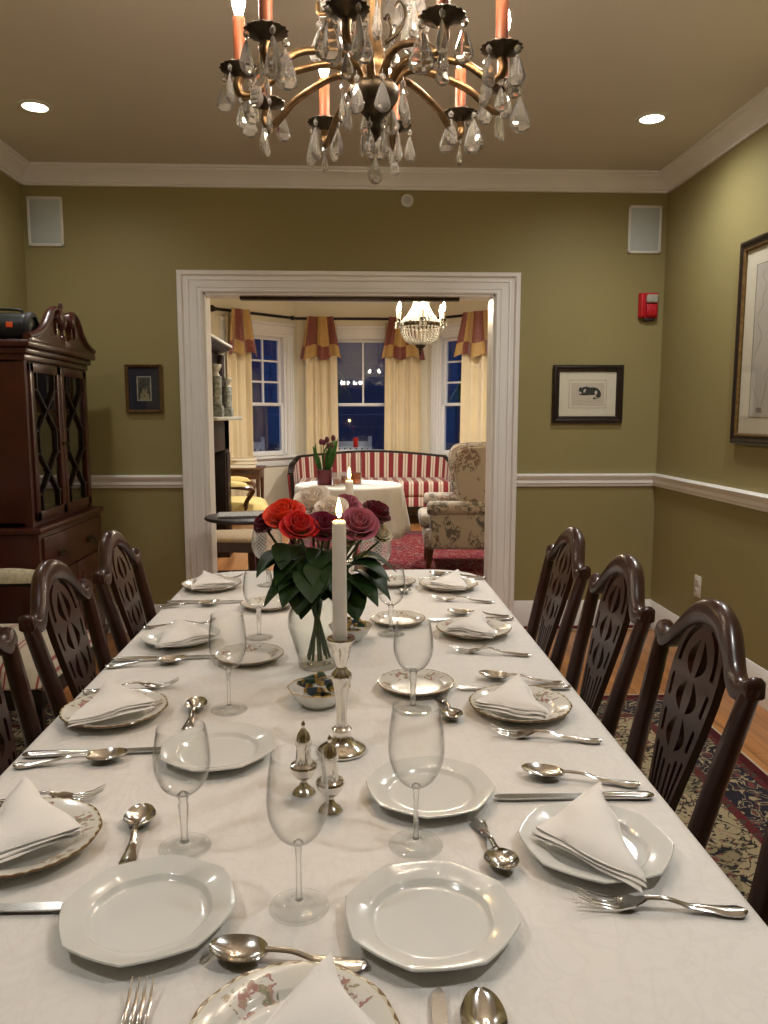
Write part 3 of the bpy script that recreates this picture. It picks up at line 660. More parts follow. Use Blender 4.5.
# large framed map on the right wall
t = picture('map_picture', 'large framed line-drawn map on the right wall', 1.0, .925, .045, 'frame_dark', (XR, 3.12, 1.618), PI/2)
# (front of the picture faces -y locally; turned to face -x)
t.rotation_euler.z = -PI/2
frame_ring(MB(),   .925, .850, .012, 0, 0, [(0,.012),(0,.026),(.006,.027),(.013,.020),(.013,.008)]).build('gilt_liner', 'frame_gold', t, 25)
MB().box(-.452,-.012,-.415,.452,-.002,.415).build('mat', 'mat', t)
p = MB().box(-.355,-.0130,-.335,.355,-.011,.335).build('map_sheet', 'maptone', t)
b = MB(); frame_ring(b, .72, .68, .004, 0, 0, [(0,.012),(0,.0137),(.003,.0137),(.003,.012)]); b.build('map_border', 'ink_grey', t)
b = MB(); r_ = random.Random(11)
for k in range(9):
    x = -.30+k*.075; z = .31; pts = []
    while z > -.30: pts.append((x, -.0133, z)); x += r_.uniform(-.035,.035); z -= r_.uniform(.012,.045); x = max(-.34, min(.34, x))
    b.tube(pts, .0009, 4)
b.build('coast_lines', 'ink_grey', p)
b = MB(); b.box(-.30,-.0136,-.32,-.25,-.0128,-.295); b.box(.2,-.0136,-.30,.31,-.0128,-.26); b.build('title_block', 'ink_grey', p)
MB().box(-.452,-.0185,-.415,.452,-.0175,.415).build('glazing', 'picglass', t)

# ------------------------------------------------------------------ dining chair
def lean(z): return -.205 - .115*max(0, (z-.45)/.5)**1.15
def ellipse(cx, cz, rx, rz, n=14, rot=0):
    return [(cx+rx*cos(t)*cos(rot)-rz*sin(t)*sin(rot), cz+rx*cos(t)*sin(rot)+rz*sin(t)*cos(rot)) for t in (2*PI*i/n for i in range(n))]
def slit(x0, z0, x1, z1, w0, w1, n=5):
    d = Vector((x1-x0, z1-z0)).normalized(); p = Vector((-d.y, d.x)); out = []
    for i in range(n+1): a = -PI/2+PI*i/n; out.append((x1+d.x*cos(a)*w1+p.x*sin(a)*w1, z1+d.y*cos(a)*w1+p.y*sin(a)*w1))
    for i in range(n+1): a = PI/2+PI*i/n; out.append((x0+d.x*cos(a)*w0+p.x*sin(a)*w0, z0+d.y*cos(a)*w0+p.y*sin(a)*w0))
    return out
def leafhole(cx, cz, w, h, s, n=7):
    """pointed leaf leaning outwards, s = side"""
    L = [(cx-s*w*.5+s*w*.15*sin(PI*i/n), cz-h/2+h*i/n) for i in range(n+1)]
    R = [(cx-s*w*.5+s*w*sin(PI*(1-i/n)**.8), cz-h/2+h*(1-i/n)) for i in range(n+1)]
    return L+R[1:-1]
def dining_chair(label, loc, rotz, seat_mat='cream_fab'):
    t = thing('dining_chair', label, 'chair', loc, rotz)
    # seat: trapezoid cushion over a rail
    def trap(g, z0, z1, rnd_): 
        b = MB(); pl = []
        xs = [(-.208-g,.215+g),(-.150-g,-.215-g),(.150+g,-.215-g),(.208+g,.215+g)]
        def outline(o): return [(x+(o if x < 0 else -o), y+(o if y < 0 else -o)) for x, y in xs]
        rows = []
        for o, z in rnd_: rows.append([b.v((x, y, z)) for x, y in outline(o)])
        for i in range(len(rows)-1):
            for j in range(4): b.f([rows[i][j], rows[i][(j+1)%4], rows[i+1][(j+1)%4], rows[i+1][j]])
        b.f(rows[0][::-1]); b.f(rows[-1]); return b
    trap(0, 0, 0, [(.004,.37),(0,.375),(0,.435),(.004,.44)]).build('seat_frame', 'mahog', t)
    trap(-.004, 0, 0, [(.002,.435),(-.004,.45),(.004,.465),(.03,.478),(.09,.486)]).build('seat', seat_mat, t, 60)
    for sx in (-1,1):
        MB().tube([(sx*.186,.193,.37),(sx*.186,.193,.0)], [.024,.016], 4, square=True).build('leg', 'mahog', t)
        MB().tube([(sx*.122,-.205,.44),(sx*.124,-.222,.25),(sx*.130,-.27,0)], [.018,.017,.015], 4, square=True).build('leg', 'mahog', t)
    b = MB(); b.tube([(-.184,.19,.17),(-.128,-.235,.17)], .009, 4, square=True); b.tube([(.184,.19,.17),(.128,-.235,.17)], .009, 4, square=True); b.tube([(-.155,0,.17),(.155,0,.17)], .009, 4, square=True); b.build('stretcher', 'mahog', t)
    # back frame: two stiles and serpentine crest
    b = MB()
    zs = [.42,.5,.6,.7,.78,.84,.870]
    for sx in (-1,1):
        b.tube([(sx*(.122+.042*max(0,(z-.42)/.45)**1.1), lean(z), z) for z in zs], [.017,.016,.0145,.0135,.013,.013,.013], 8, ry=[.019,.018,.017,.016,.016,.015,.014], up=(0,1,0), square=True)
    cz = [(x*.925, z) for x, z in [(-.190,.876),(-.182,.883),(-.168,.873),(-.148,.868),(-.124,.880),(-.098,.906),(-.066,.934),(-.032,.949),(0,.953),(.032,.949),(.066,.934),(.098,.906),(.124,.880),(.148,.868),(.168,.873),(.182,.883),(.190,.876)]]
    hh = [.011,.015,.015,.015,.017,.020,.022,.023,.023,.023,.022,.020,.017,.015,.015,.015,.011]
    dd = [.015,.017,.017,.017,.017,.018,.019,.019,.019,.019,.018,.018,.017,.017,.017,.017,.015]
    P = cat_path([(x, 0, z) for x, z in cz], 3); n = len(P)
    def rs2(a): return [lerp(a[int(q)], a[min(len(a)-1, int(q)+1)], q-int(q)) for q in (i*(len(a)-1)/(n-1) for i in range(n))]
    dl, hl = rs2(dd), rs2(hh); rows = []
    sec = [(1,-.75),(1.0,.1),(.86,.45),(.86,.62),(.55,.95),(0,1.08),(-.6,.95),(-1,.5),(-1,-.75),(-.7,-1),(.7,-1)]
    for p, d_, h_ in zip(P, dl, hl): rows.append([b.v((p.x, lean(p.z-.012)+a_*d_, p.z-.012+c_*h_)) for a_, c_ in sec])
    for i in range(n-1):
        for k in range(len(sec)): b.f([rows[i][k], rows[i][(k+1)%len(sec)], rows[i+1][(k+1)%len(sec)], rows[i+1][k]])
    b.f(rows[0][::-1]); b.f(rows[-1])
    b.build('back_frame', 'mahog', t, 50)
    # pierced splat
    half = [(.034,.475),(.037,.52),(.047,.58),(.062,.64),(.078,.70),(.092,.76),(.100,.81),(.101,.85),(.095,.885),(.082,.920),(.056,.948)]
    out = [(x, z) for x, z in half]+[(-x, z) for x, z in reversed(half)]
    out = [(x, .475+(z-.475)*.985) for x, z in out]
    H = []
    for s in (-1,1):
        H.append(slit(s*.007,.530,s*.013,.672,.0028,.0045)); H.append(slit(s*.020,.532,s*.036,.685,.0028,.0055)); H.append(slit(s*.029,.565,s*.060,.690,.0020,.0050))
        H.append(leafhole(s*.027,.728,.030,.060,s)); H.append(slit(s*.062,.718,s*.068,.748,.0060,.0060))
        H.append(leafhole(s*.029,.794,.034,.058,s)); H.append(slit(s*.075,.782,s*.080,.812,.0062,.0062))
        H.append(leafhole(s*.025,.862,.034,.066,s))
        arc = []
        for i in range(9): a = rad(-4+i*9.5); arc.append((s*(.082*cos(a)), .846+.082*sin(a)))
        for i in range(8,-1,-1): a = rad(-4+i*9.5); arc.append((s*(.068*cos(a)), .846+.068*sin(a)))
        H.append(arc)
    MB().holes([out]+H, .015, 0, warp=lambda c: (c.x*.82, lean(c.z)+c.y, c.z)).build('splat', 'mahog', t, 25)
    MB().box(-.128,-.222,.445,.128,-.192,.492,.006).build('shoe_rail', 'mahog', t)
    return t
R_, L_ = PI/2, -PI/2
ch = dining_chair('dark mahogany dining chair with pierced back, third from far end, right side', (.312,1.268,.0085), R_)
dup(ch, (.316,1.704,.0085), R_, 'dark mahogany dining chair with pierced back, in the middle of the right side')
dup(ch, (.318,2.140,.0085), R_, 'dark mahogany dining chair with pierced back, nearest the doorway on the right side')
dup(ch, (.322,.815,.0085), R_, 'dark mahogany dining chair cut off by the right edge, nearest the camera')
dup(ch, (-.347,2.132,.0085), L_, 'dark mahogany dining chair with pierced back, nearest the doorway on the left side')
dup(ch, (-.347,1.694,.0085), L_, 'dark mahogany dining chair in front of the cream striped armchair, left side')
dup(ch, (-.348,1.268,.0085), L_, 'dark mahogany dining chair partly cut off by the left edge')
dup(ch, (-.05,2.64,.0085), PI, 'dark dining chair at the far end of the table, behind the roses')
c2 = dup(ch, (-.86,5.33,0), L_, 'dark wooden chair with a tan seat half hidden behind the doorway edge')
for c in c2.children:
    if c.name.startswith('seat') and 'frame' not in c.name:
        c.data = c.data.copy(); c.data.materials.clear(); c.data.materials.append(MAT['tan'])

# open armchair with striped seat by the cabinet
def open_armchair(label, loc, rotz, seatmat, padmat, wood, w=.60, group=None):
    t = thing('open_armchair', label, 'chair', loc, rotz)   # faces +y
    h = w/2
    MB().box(-h,-.27,.30,h,.27,.37,.012).build('seat_rail', wood, t)
    def top(u, v):
        x = (u-.5)*2; y = (v-.5)*2; e = (1-abs(x)**5)*(1-abs(y)**5)
        return (x*(h-.004), y*.275, .375+.085*max(0, e)**.45+.02*(1-x*x)*(1-y*y))
    b = MB(); b.sheet(top, 22, 22, .012); b.box(-h+.01,-.262,.345,h-.01,.262,.385,.01); b.build('seat', seatmat, t, 60)
    for sx in (-1,1):
        MB().tube([(sx*(h-.03),.24,.31),(sx*(h-.03),.245,0)], [.025,.018], 6, square=False).build('leg', wood, t)
        MB().tube([(sx*(h-.04),-.24,.31),(sx*(h-.04),-.33,0)], [.022,.018], 4, square=True).build('leg', wood, t)
        b = MB(); P = cat_path([(sx*(h+.0),-.29,.60),(sx*(h+.02),-.1,.615),(sx*(h+.03),.08,.60),(sx*(h+.02),.14,.585),(sx*(h-.0),.13,.54),(sx*(h-.02),.08,.46),(sx*(h-.02),.07,.35)], 5)
        b.tube(P, [.022]*len(P), 8); ar = b.build('arm', wood, t)
        def pad(u, v):
            y = lerp(-.25,.10,u); a = (v-.5)*PI; e = sin(PI*min(.999,max(.001,u)))**.35
            return (sx*(h+.015)+.040*sin(a)*e, y, .615+.050*cos(a)*e)
        b = MB(); b.sheet(pad, 14, 8, .01); b.build('arm_pad', padmat, ar, 60)
    MB().box(-h+.02,-.34,.36,h-.02,-.27,.98,.03,3).build('backrest', padmat, t)
    return t
open_armchair('open armchair with cream seat striped in red, by the china cabinet', (-1.30,2.80,.0085), -PI/2, 'seatstripe', 'cream_fab', 'darkwood', .58)

# ------------------------------------------------------------------ rug
tag(MB().box(-1.6,-2.0,.0005,1.6,2.0,.008,.003).build('persian_rug', 'rug', loc=(-.10,1.375,0)), 'dark patterned oriental rug under the long dining table', 'rug')

# ------------------------------------------------------------------ dining table and cloth
t = thing('dining_table', 'long dining table hidden under the white damask cloth', 'table', (-.045,1.55,0))
TX0, TX1, TY0, TY1 = -.535, .445, .44, 2.665
def rrect(x0, y0, x1, y1, r, n=8):
    out = []
    for cx, cy, a0 in ((x1-r,y1-r,0),(x0+r,y1-r,90),(x0+r,y0+r,180),(x1-r,y0+r,270)):
        for i in range(n+1): a = rad(a0+90*i/n); out.append((cx+r*cos(a), cy+r*sin(a)))
    return out
b = MB(); b.mx = Matrix.Translation((.045,-1.55,0)); b.prism(rrect(TX0+.018,TY0+.018,TX1-.018,TY1-.018,.17), .715, .745, 'xy'); b.build('table_top', 'mahog', t)
b = MB(); b.mx = Matrix.Translation((.045,-1.55,0)); b.box(TX0+.09,TY0+.10,.64,TX1-.09,TY1-.10,.715,.004); b.build('apron', 'mahog', t)
for x in (TX0+.10, TX1-.10):
    for y in (TY0+.12, TY1-.12):
        MB().tube([(x+.045,y-1.55,.66),(x+.045,y-1.55,.0085)], [.032,.02], 8, square=True).build('leg', 'mahog', t)
b = MB(); NN = 24
def dense(x0,y0,x1,y1,r):
    pts = rrect(x0,y0,x1,y1,r,10); out = []
    for i, p in enumerate(pts):
        q = pts[(i+1) % len(pts)]; L = math.dist(p, q); k = max(1, int(L/.04))
        for j in range(k): out.append((lerp(p[0],q[0],j/k), lerp(p[1],q[1],j/k)))
    return out
prof = [(-.03,.7500),(-.012,.7500),(-.004,.7485),(.001,.744),(.004,.736),(.004,.722),(.005,.68),(.005,.63),(.006,.58),(.006,.53)]
rings = []
base_pts = dense(TX0,TY0,TX1,TY1,.17); n = len(base_pts); acc = 0
arc = [0]
for i in range(n-1): arc.append(arc[-1]+math.dist(base_pts[i], base_pts[i+1]))
for d, z in prof:
    row = []
    for i, (x, y) in enumerate(base_pts):
        p0 = base_pts[i-1]; p1 = base_pts[(i+1) % n]; tx, ty = p1[0]-p0[0], p1[1]-p0[1]; l = math.hypot(tx, ty) or 1; nx, ny = ty/l, -tx/l
        fold = max(0, (.73-z)/.26)*.005*(sin(arc[i]*17)+.6*sin(arc[i]*41+1))
        row.append(b.v((x+nx*(d+fold), y+ny*(d+fold), z)))
    rings.append(row)
for i in range(len(rings)-1):
    for k in range(n): b.f([rings[i][k], rings[i][(k+1)%n], rings[i+1][(k+1)%n], rings[i+1][k]])
b.f(rings[0])
inner = []
bmesh.ops.recalc_face_normals(b.bm, faces=b.bm.faces[:])
tag(b.build('tablecloth', 'damask', angle=70), 'white damask cloth draped over the long dining table', 'tablecloth')

# ------------------------------------------------------------------ tableware prototypes (meshes)
def octf(t, r, z):
    k = max(0, min(1, (r-.050)/.030)); a = (t+PI/8) % (PI/4)-PI/8; o = cos(PI/8)/cos(a)
    return r*(1-k*(.85*(1-(o/.965)**.72)+.15*(.034*(1-cos(8*t))/2)))
plate_prof = [(.0005,.0030),(.050,.0030),(.052,.0002),(.057,.0002),(.060,.0040),(.076,.0090),(.0915,.0160),(.0930,.0178),(.0920,.0192),(.0895,.0190),(.078,.0150),(.0675,.0122),(.0655,.0112),(.0625,.0066),(.059,.0052),(.050,.0048),(.0005,.0046)]
ME = {}
ME['plate_oct'] = MB().lathe(plate_prof, 64, rf=octf, capb=True, capt=True).mesh('octagonal_plate', 'porcelain', 50)
ME['plate_floral'] = MB().lathe(plate_prof, 72, rf=lambda t, r, z: r*(1+.008*cos(12*t)*max(0,(r-.07)/.023)), capb=True, capt=True).mesh('floral_plate', 'floral', 50)
ME['plate_round'] = MB().lathe(plate_prof, 64, capb=True, capt=True).mesh('round_plate', 'porcelain', 50)

def cutlery_grid(b, L, t0, t1, wf, zf, df, th, nu=30, nv=8):
    def fn(u, v):
        t = lerp(t0, t1, u); s = (v-.5)*2; return ((t-.5)*L, s*wf(t), zf(t)+df(t)*(1-s*s))
    b.sheet(fn, nu, nv, th)
hand_w = lambda t: interp(t, [(0,.0015),(.012,.0070),(.05,.0098),(.12,.0092),(.25,.0058),(.42,.0034),(.58,.0031),(.66,.0036)])
def spoon_mesh(L):
    b = MB()
    cutlery_grid(b, L, 0, .64, hand_w, lambda t: interp(t, [(0,.0040),(.1,.0030),(.3,.0055),(.5,.0125),(.64,.0125)]), lambda t: .0022, .0018, 28, 6)
    bw = lambda t: max(.0006, .0205*(max(0, 1-((t-.815)/.187)**2))**.5*(1-.10*(t-.815)/.19))
    cutlery_grid(b, L, .63, 1.0, bw, lambda t: interp(t, [(.63,.0125),(.8,.0125),(1,.0150)]), lambda t: -.0102*max(0, 1-((t-.80)/.22)**2), .0012, 20, 10)
    pts = [((t-.5)*L, 0, interp(t, [(0,.0040),(.1,.0030),(.3,.0055),(.5,.0125),(.64,.0125)])+.0026) for t in [i/20*.6 for i in range(21)]]
    b.tube(pts, .0012, 6)
    return b.mesh('spoon', 'steel', 60)
def fork_mesh(L):
    b = MB()
    cutlery_grid(b, L, 0, .60, hand_w, lambda t: interp(t, [(0,.0040),(.1,.0030),(.3,.0055),(.5,.0135),(.60,.0130)]), lambda t: .0022, .0018, 28, 6)
    zh = lambda t: interp(t, [(.58,.0135),(.66,.0085),(.78,.0040),(.9,.0075),(1,.0165)])
    cutlery_grid(b, L, .59, .755, lambda t: interp(t, [(.58,.0032),(.63,.0065),(.68,.0112),(.755,.0118)]), zh, lambda t: -.0012, .0018, 12, 6)
    for i in range(4):
        y = (-1.5+i)*.0066
        P = [((t-.5)*L, y, zh(t)-.0008*(1-((-1.5+i)/1.5)**2)) for t in [.745,.79,.84,.9,.95,1]]
        b.tube(P, [.0021,.0020,.0019,.0017,.0014,.0007], 6, ry=[.0010]*5+[.0006])
    return b.mesh('fork', 'steel', 60)
def knife_meshes(L):
    b = MB(); ts = [i/16*.44 for i in range(17)]
    b.tube([((t-.5)*L, 0, .0052) for t in ts], [interp(t, [(0,.003),(.015,.0075),(.06,.0095),(.2,.0082),(.40,.0070),(.44,.0058)]) for t in ts], 12, ry=[interp(t, [(0,.002),(.015,.0042),(.2,.0046),(.44,.0030)]) for t in ts], up=(0,0,1))
    h = b.mesh('knife_handle', 'steel', 60)
    b = MB(); up = [(.43,.0050),(.5,.0052),(.7,.0060),(.86,.0070),(.94,.0066),(.98,.0045),(1.0,.0005)]; lo = [(1.0,-.0030),(.97,-.0062),(.9,-.0068),(.6,-.0062),(.46,-.0058),(.43,-.0045)]
    b.prism([((t-.5)*L, y) for t, y in up+lo], .0042, .0060, 'xy')
    return h, b.mesh('knife_blade', 'blade', 40)
SPL, FKL, KNL, TSL = .170, .182, .226, .132
ME['spoon'] = spoon_mesh(SPL); ME['fork'] = fork_mesh(FKL); ME['tea'] = spoon_mesh(TSL); ME['kh'], ME['kb'] = knife_meshes(KNL); ME['dessert'] = spoon_mesh(.158)

# wine glass shapes -------------------------------------------------
def glass_meshes(key, bowl, stem, foot, th=.0011, mat='glass'):
    inner = [(max(.0004, r-th), z+ (th if i == 0 else 0)) for i, (r, z) in enumerate(bowl)]
    prof = bowl+[(bowl[-1][0]-th*.5, bowl[-1][1]+th*.5)]+inner[::-1]
    ME[key+'_bowl'] = MB().lathe(prof, 40).mesh(key+'_bowl', mat, 80)
    ME[key+'_stem'] = MB().lathe(stem, 20, capb=True, capt=True).mesh(key+'_stem', 'stemcore', 80)
    ME[key+'_foot'] = MB().lathe(foot, 40, capb=True, capt=True).mesh(key+'_foot', 'stemglass' , 60)
def smooth_prof(p, sub=4): return [(max(.0003, v.x), v.y) for v in [Vector((q[0], q[1])) for q in [(w.x, w.y) for w in cat_path([(a, b_, 0) for a, b_ in p], sub)]]]
footA = [(.0005,.0002),(.031,.0002),(.0330,.0006),(.0342,.0018),(.0336,.0030),(.0318,.0032),(.0305,.0024),(.020,.0032),(.008,.0060),(.0045,.0100),(.0040,.0105)]
glass_meshes('tulip', smooth_prof([(.0030,.0785),(.012,.0815),(.024,.0920),(.0325,.110),(.0350,.130),(.0335,.155),(.0295,.185)]),
             [(.0040,.0100),(.0034,.020),(.0032,.060),(.0042,.074),(.0060,.080),(.0030,.083)], footA)
glass_meshes('goblet', smooth_prof([(.0030,.0745),(.014,.0775),(.027,.0890),(.0350,.108),(.0365,.125),(.0345,.148),(.0310,.167)]),
             [(.0062,.0090),(.0048,.014),(.0050,.030),(.0064,.052),(.0072,.060),(.0056,.066),(.0080,.075),(.003,.079)], footA)
glass_meshes('cut', smooth_prof([(.0030,.082),(.018,.085),(.036,.098),(.0470,.122),(.0480,.145),(.0450,.168),(.0410,.185)]),
             [(.0055,.0090),(.0042,.016),(.0040,.050),(.0065,.060),(.0045,.066),(.0085,.081),(.003,.086)], footA, .0016, 'cutglass')

def put(name, me, label, cat, x, y, z=TZ, rotz=0, group=None, scale=None):
    o = obj(name, me, None, (x, y, z), (0,0,rotz), scale); return tag(o, label, cat, group)
def wine_glass(key, x, y, label, scale=1.0):
    t = thing('wine_glass', label, 'glass', (x, y, TZ+.0008)); t.scale = (scale, scale, scale)
    for p in ('bowl','stem','foot'): obj(p, ME[key+'_'+p], t)
    return t
wine_glass('tulip', -.059, .790, 'clear tulip wine glass nearest the camera, beside the white octagonal plates', .965)
wine_glass('tulip', .080, .907, 'clear tulip wine glass between two white octagonal plates, right of the shakers', 1.0)
wine_glass('goblet', -.210, .915, 'round clear goblet behind the left front octagonal plate', .95)
wine_glass('tulip', -.225, 1.370, 'clear wine glass by the left side teaspoon, with plates behind it', .98)
wine_glass('goblet', -.224, 1.832, 'clear goblet on the left, just in front of the rose leaves', 1.0)
wine_glass('goblet', .113, 1.355, 'clear goblet standing in front of a small floral plate, right of the candlestick', 1.0)
wine_glass('goblet', .098, 1.848, 'clear goblet right of the rose vase, in the middle distance', 1.0)
def cut_glass(x, y, label): 
    t = wine_glass('cut', x, y, label, 1.0); t.name = 'crystal_goblet'; return t
cut_glass(-.265, 2.415, 'diamond-cut crystal goblet at the far end, left of the roses')
cut_glass(.075, 2.300, 'diamond-cut crystal goblet at the far end, right of the roses')

# plates ---------------------------------------------------------------
PL = [('plate_oct', .301, .885, 1.0, .2, 'white octagonal plate holding the napkin at the nearest right-hand place', 0),
      ('plate_floral', .308, 1.342, 1.0, .3, 'gold-rimmed floral plate under the second napkin on the right side', 0),
      ('plate_floral', .304, 1.848, 1.0, .9, 'gold-rimmed floral plate under the third napkin on the right side', 0),
      ('plate_floral', .305, 2.355, 1.0, 1.7, 'gold-rimmed floral plate under the farthest napkin on the right side', 0),
      ('plate_floral', -.412, .925, 1.0, .2, 'gold-rimmed floral plate under a napkin, cut by the left edge', 0),
      ('plate_floral', -.426, 1.350, 1.0, 1.1, 'gold-rimmed floral plate under the second napkin on the left side', 0),
      ('plate_round', -.407, 1.812, 1.0, 0, 'plain white round plate under the third napkin on the left side', 0),
      ('plate_floral', -.436, 2.385, 1.0, 2.1, 'gold-rimmed floral plate under the farthest napkin on the left side', 0),
      ('plate_floral', -.052, .590, 1.0, .6, 'gold-rimmed floral plate at the bottom edge, nearest the camera', 0),
      ('plate_oct', .083, .755, 1.0, .1, 'large empty white octagonal plate in the centre foreground', 0),
      ('plate_oct', -.218, .777, 1.0, .35, 'empty white octagonal plate at the front left, beside the fork', 0),
      ('plate_oct', .111, 1.034, .98, .25, 'empty white octagonal plate right of the candlestick', 0),
      ('plate_oct', -.213, 1.180, .98, .15, 'empty white octagonal plate left of the silver shakers', 0),
      ('plate_floral', .128, 1.470, .82, .5, 'small empty floral plate behind the goblet, right of the candlestick', 0),
      ('plate_floral', -.226, 1.667, .82, 1.3, 'small empty floral plate left of the glass vase', 0),
      ('plate_floral', .122, 1.958, .78, 2.2, 'small empty floral plate right of the vase, in the middle distance', 0),
      ('plate_floral', -.235, 2.135, .82, 2.9, 'small empty floral plate behind the left goblet, under the leaves', 0),
      ('plate_floral', .138, 2.415, .76, .1, 'small empty floral plate beside the right crystal goblet', 0),
      ('plate_floral', -.155, 2.335, .74, .8, 'small floral plate at the far end, mostly behind the roses', 0)]
for key, x, y, sc, rz, lb, _ in PL:
    put(dict(plate_oct='octagonal_plate', plate_floral='floral_plate', plate_round='round_plate')[key], ME[key], lb, 'plate', x, y, TZ+.0004, rz, None, (sc,sc,sc))

# napkins ----------------------------------------------------------------
def tri_layer(b, A, B, C, z0, th, bulge, n=12, lift=(0,0,0), wob=0):
    top, bot = {}, {}
    cen = ((A[0]+B[0]+C[0])/3, (A[1]+B[1]+C[1])/3)
    for i in range(n+1):
        for j in range(n+1-i):
            a, bb = i/n, j/n; c = max(0.0, 1-a-bb)
            x = A[0]*a+B[0]*bb+C[0]*c; y = A[1]*a+B[1]*bb+C[1]*c
            m = min(a, bb, c); e = min(1, m*n/1.5)
            h = bulge*min(1, (27*a*bb*c))**.55 + lift[0]*a*a+lift[1]*bb*bb+lift[2]*c*c + wob*sin(9*a+4*bb)*sin(7*bb+2)
            round_ = .5+.5*e
            x2 = cen[0]+(x-cen[0])*(.985 if m < .01 else 1); y2 = cen[1]+(y-cen[1])*(.985 if m < .01 else 1)
            top[i, j] = b.v((x2, y2, z0+h+th*round_)); bot[i, j] = b.v((x2, y2, z0+(lift[0]*a*a+lift[1]*bb*bb+lift[2]*c*c)+th*(1-round_)))
    for i in range(n):
        for j in range(n-i):
            b.f([top[i,j], top[i+1,j], top[i,j+1]]); b.f([bot[i,j], bot[i,j+1], bot[i+1,j]])
            if i+j < n-1: b.f([top[i+1,j], top[i+1,j+1], top[i,j+1]]); b.f([bot[i+1,j], bot[i,j+1], bot[i+1,j+1]])
    for k in range(n):
        for p, q in (((k,0),(k+1,0)), ((0,k),(0,k+1)), ((k,n-k),(k+1,n-k-1))):
            b.f([top[p], bot[p], bot[q], top[q]])
def napkin(A, B, C, label, seed, lift=.018, layers=3):
    """A = raised tip, B-C = layered folded edge"""
    r = random.Random(seed); cx, cy = (A[0]+B[0]+C[0])/3, (A[1]+B[1]+C[1])/3
    b = MB(); L = lambda p: (p[0]-cx, p[1]-cy)
    A, B, C = L(A), L(B), L(C)
    ex, ey = C[0]-B[0], C[1]-B[1]; l = math.hypot(ex, ey); nx, ny = ey/l, -ex/l
    if nx*((B[0]+C[0])/2-A[0])+ny*((B[1]+C[1])/2-A[1]) < 0: nx, ny = -nx, -ny
    z = 0
    for k in range(layers):
        o = (layers-1-k)*.0036
        sh = lambda p, f: (p[0]+nx*o*f+r.uniform(-.002,.002), p[1]+ny*o*f+r.uniform(-.002,.002))
        top = k == layers-1
        ph = k*1.7
        tri_layer(b, sh(A, .3), sh(B, 1), sh(C, 1), z, .0030, .009 if top else .002, 14, (lift*(.5+.5*k/layers), 0, 0), .0022)
        z += .0032
    for v in b.bm.verts:
        x, y = v.co.x*38+seed*2.1, v.co.y*38-seed
        v.co.x += .0028*sin(y*1.3+v.co.z*160)+.0012*sin(2.7*x); v.co.y += .0028*sin(x*1.1+v.co.z*190+1)+.0012*sin(2.3*y)
        v.co.z += .0016*(1+sin(x*.9+y*.7))*(v.co.z > .004)
    return tag(b.build('napkin', 'linen', loc=(cx, cy, TZ+.0215), angle=70), label, 'napkin')
napkin((.337,.985), (.228,.893), (.322,.772), 'folded white napkin on the octagonal plate, nearest on the right side', 1)
napkin((.324,1.425), (.222,1.318), (.336,1.245), 'folded white napkin on a floral plate, second from the front on the right', 2)
napkin((.330,1.930), (.226,1.800), (.337,1.735), 'folded white napkin on a floral plate, third from the front on the right', 3)
napkin((.345,2.425), (.236,2.305), (.346,2.235), 'folded white napkin on a floral plate, farthest on the right side', 4)
napkin((-.452,1.025), (-.336,.918), (-.450,.835), 'folded white napkin with upright tip, cut by the left edge', 5)
napkin((-.455,1.430), (-.350,1.345), (-.478,1.252), 'folded white napkin on a floral plate, second from the front on the left', 6)
napkin((-.425,1.870), (-.310,1.770), (-.440,1.690), 'folded white napkin on the plain white plate, left side', 7)
napkin((-.470,2.450), (-.350,2.350), (-.478,2.280), 'folded white napkin on a floral plate, farthest on the left side', 8)
napkin((-.025,.655), (.025,.575), (-.115,.545), 'folded white napkin on the floral plate at the bottom edge', 9)

# cutlery ------------------------------------------------------------------
def lay(kind, A, B, label, Lk, z=TZ+.0006, roll=0):
    a = math.atan2(A[1]-B[1], A[0]-B[0]); mx, my = A[0]-cos(a)*Lk/2, A[1]-sin(a)*Lk/2
    if kind == 'knife':
        t = thing('dinner_knife', label, 'knife', (mx, my, z), a); obj('handle', ME['kh'], t); obj('blade', ME['kb'], t); return t
    return put(dict(spoon='spoon', tea='teaspoon', fork='fork', dessert='spoon')[kind], ME[kind], label, dict(spoon='spoon', tea='spoon', fork='fork', dessert='spoon')[kind], mx, my, z, a)
SR = ['nearest place on the right side', 'second place from the front, right side', 'third place from the front, right side', 'farthest place on the right side']
SLt = ['place cut by the left edge', 'second place from the front, left side', 'third place from the front, left side', 'farthest place on the left side']
for i, (k, s, f) in enumerate([(((.201,1.018),(.426,1.014)), ((.255,1.090),(.42,1.047)), ((.248,.782),(.427,.757))),
                               (((.208,1.456),(.433,1.452)), ((.262,1.520),(.426,1.478)), ((.235,1.238),(.416,1.198))),
                               (((.205,1.966),(.43,1.972)), ((.261,2.030),(.429,1.995)), ((.226,1.704),(.406,1.660))),
                               (((.222,2.477),(.447,2.483)), ((.264,2.540),(.43,2.505)), ((.235,2.197),(.413,2.155)))]):
    lay('knife', *k, 'silver dinner knife beyond the plate at the '+SR[i], KNL)
    lay('spoon', *s, 'silver spoon lying beyond the knife at the '+SR[i], SPL)
    lay('fork', *f, 'silver fork on the near side of the plate, '+SR[i], FKL)
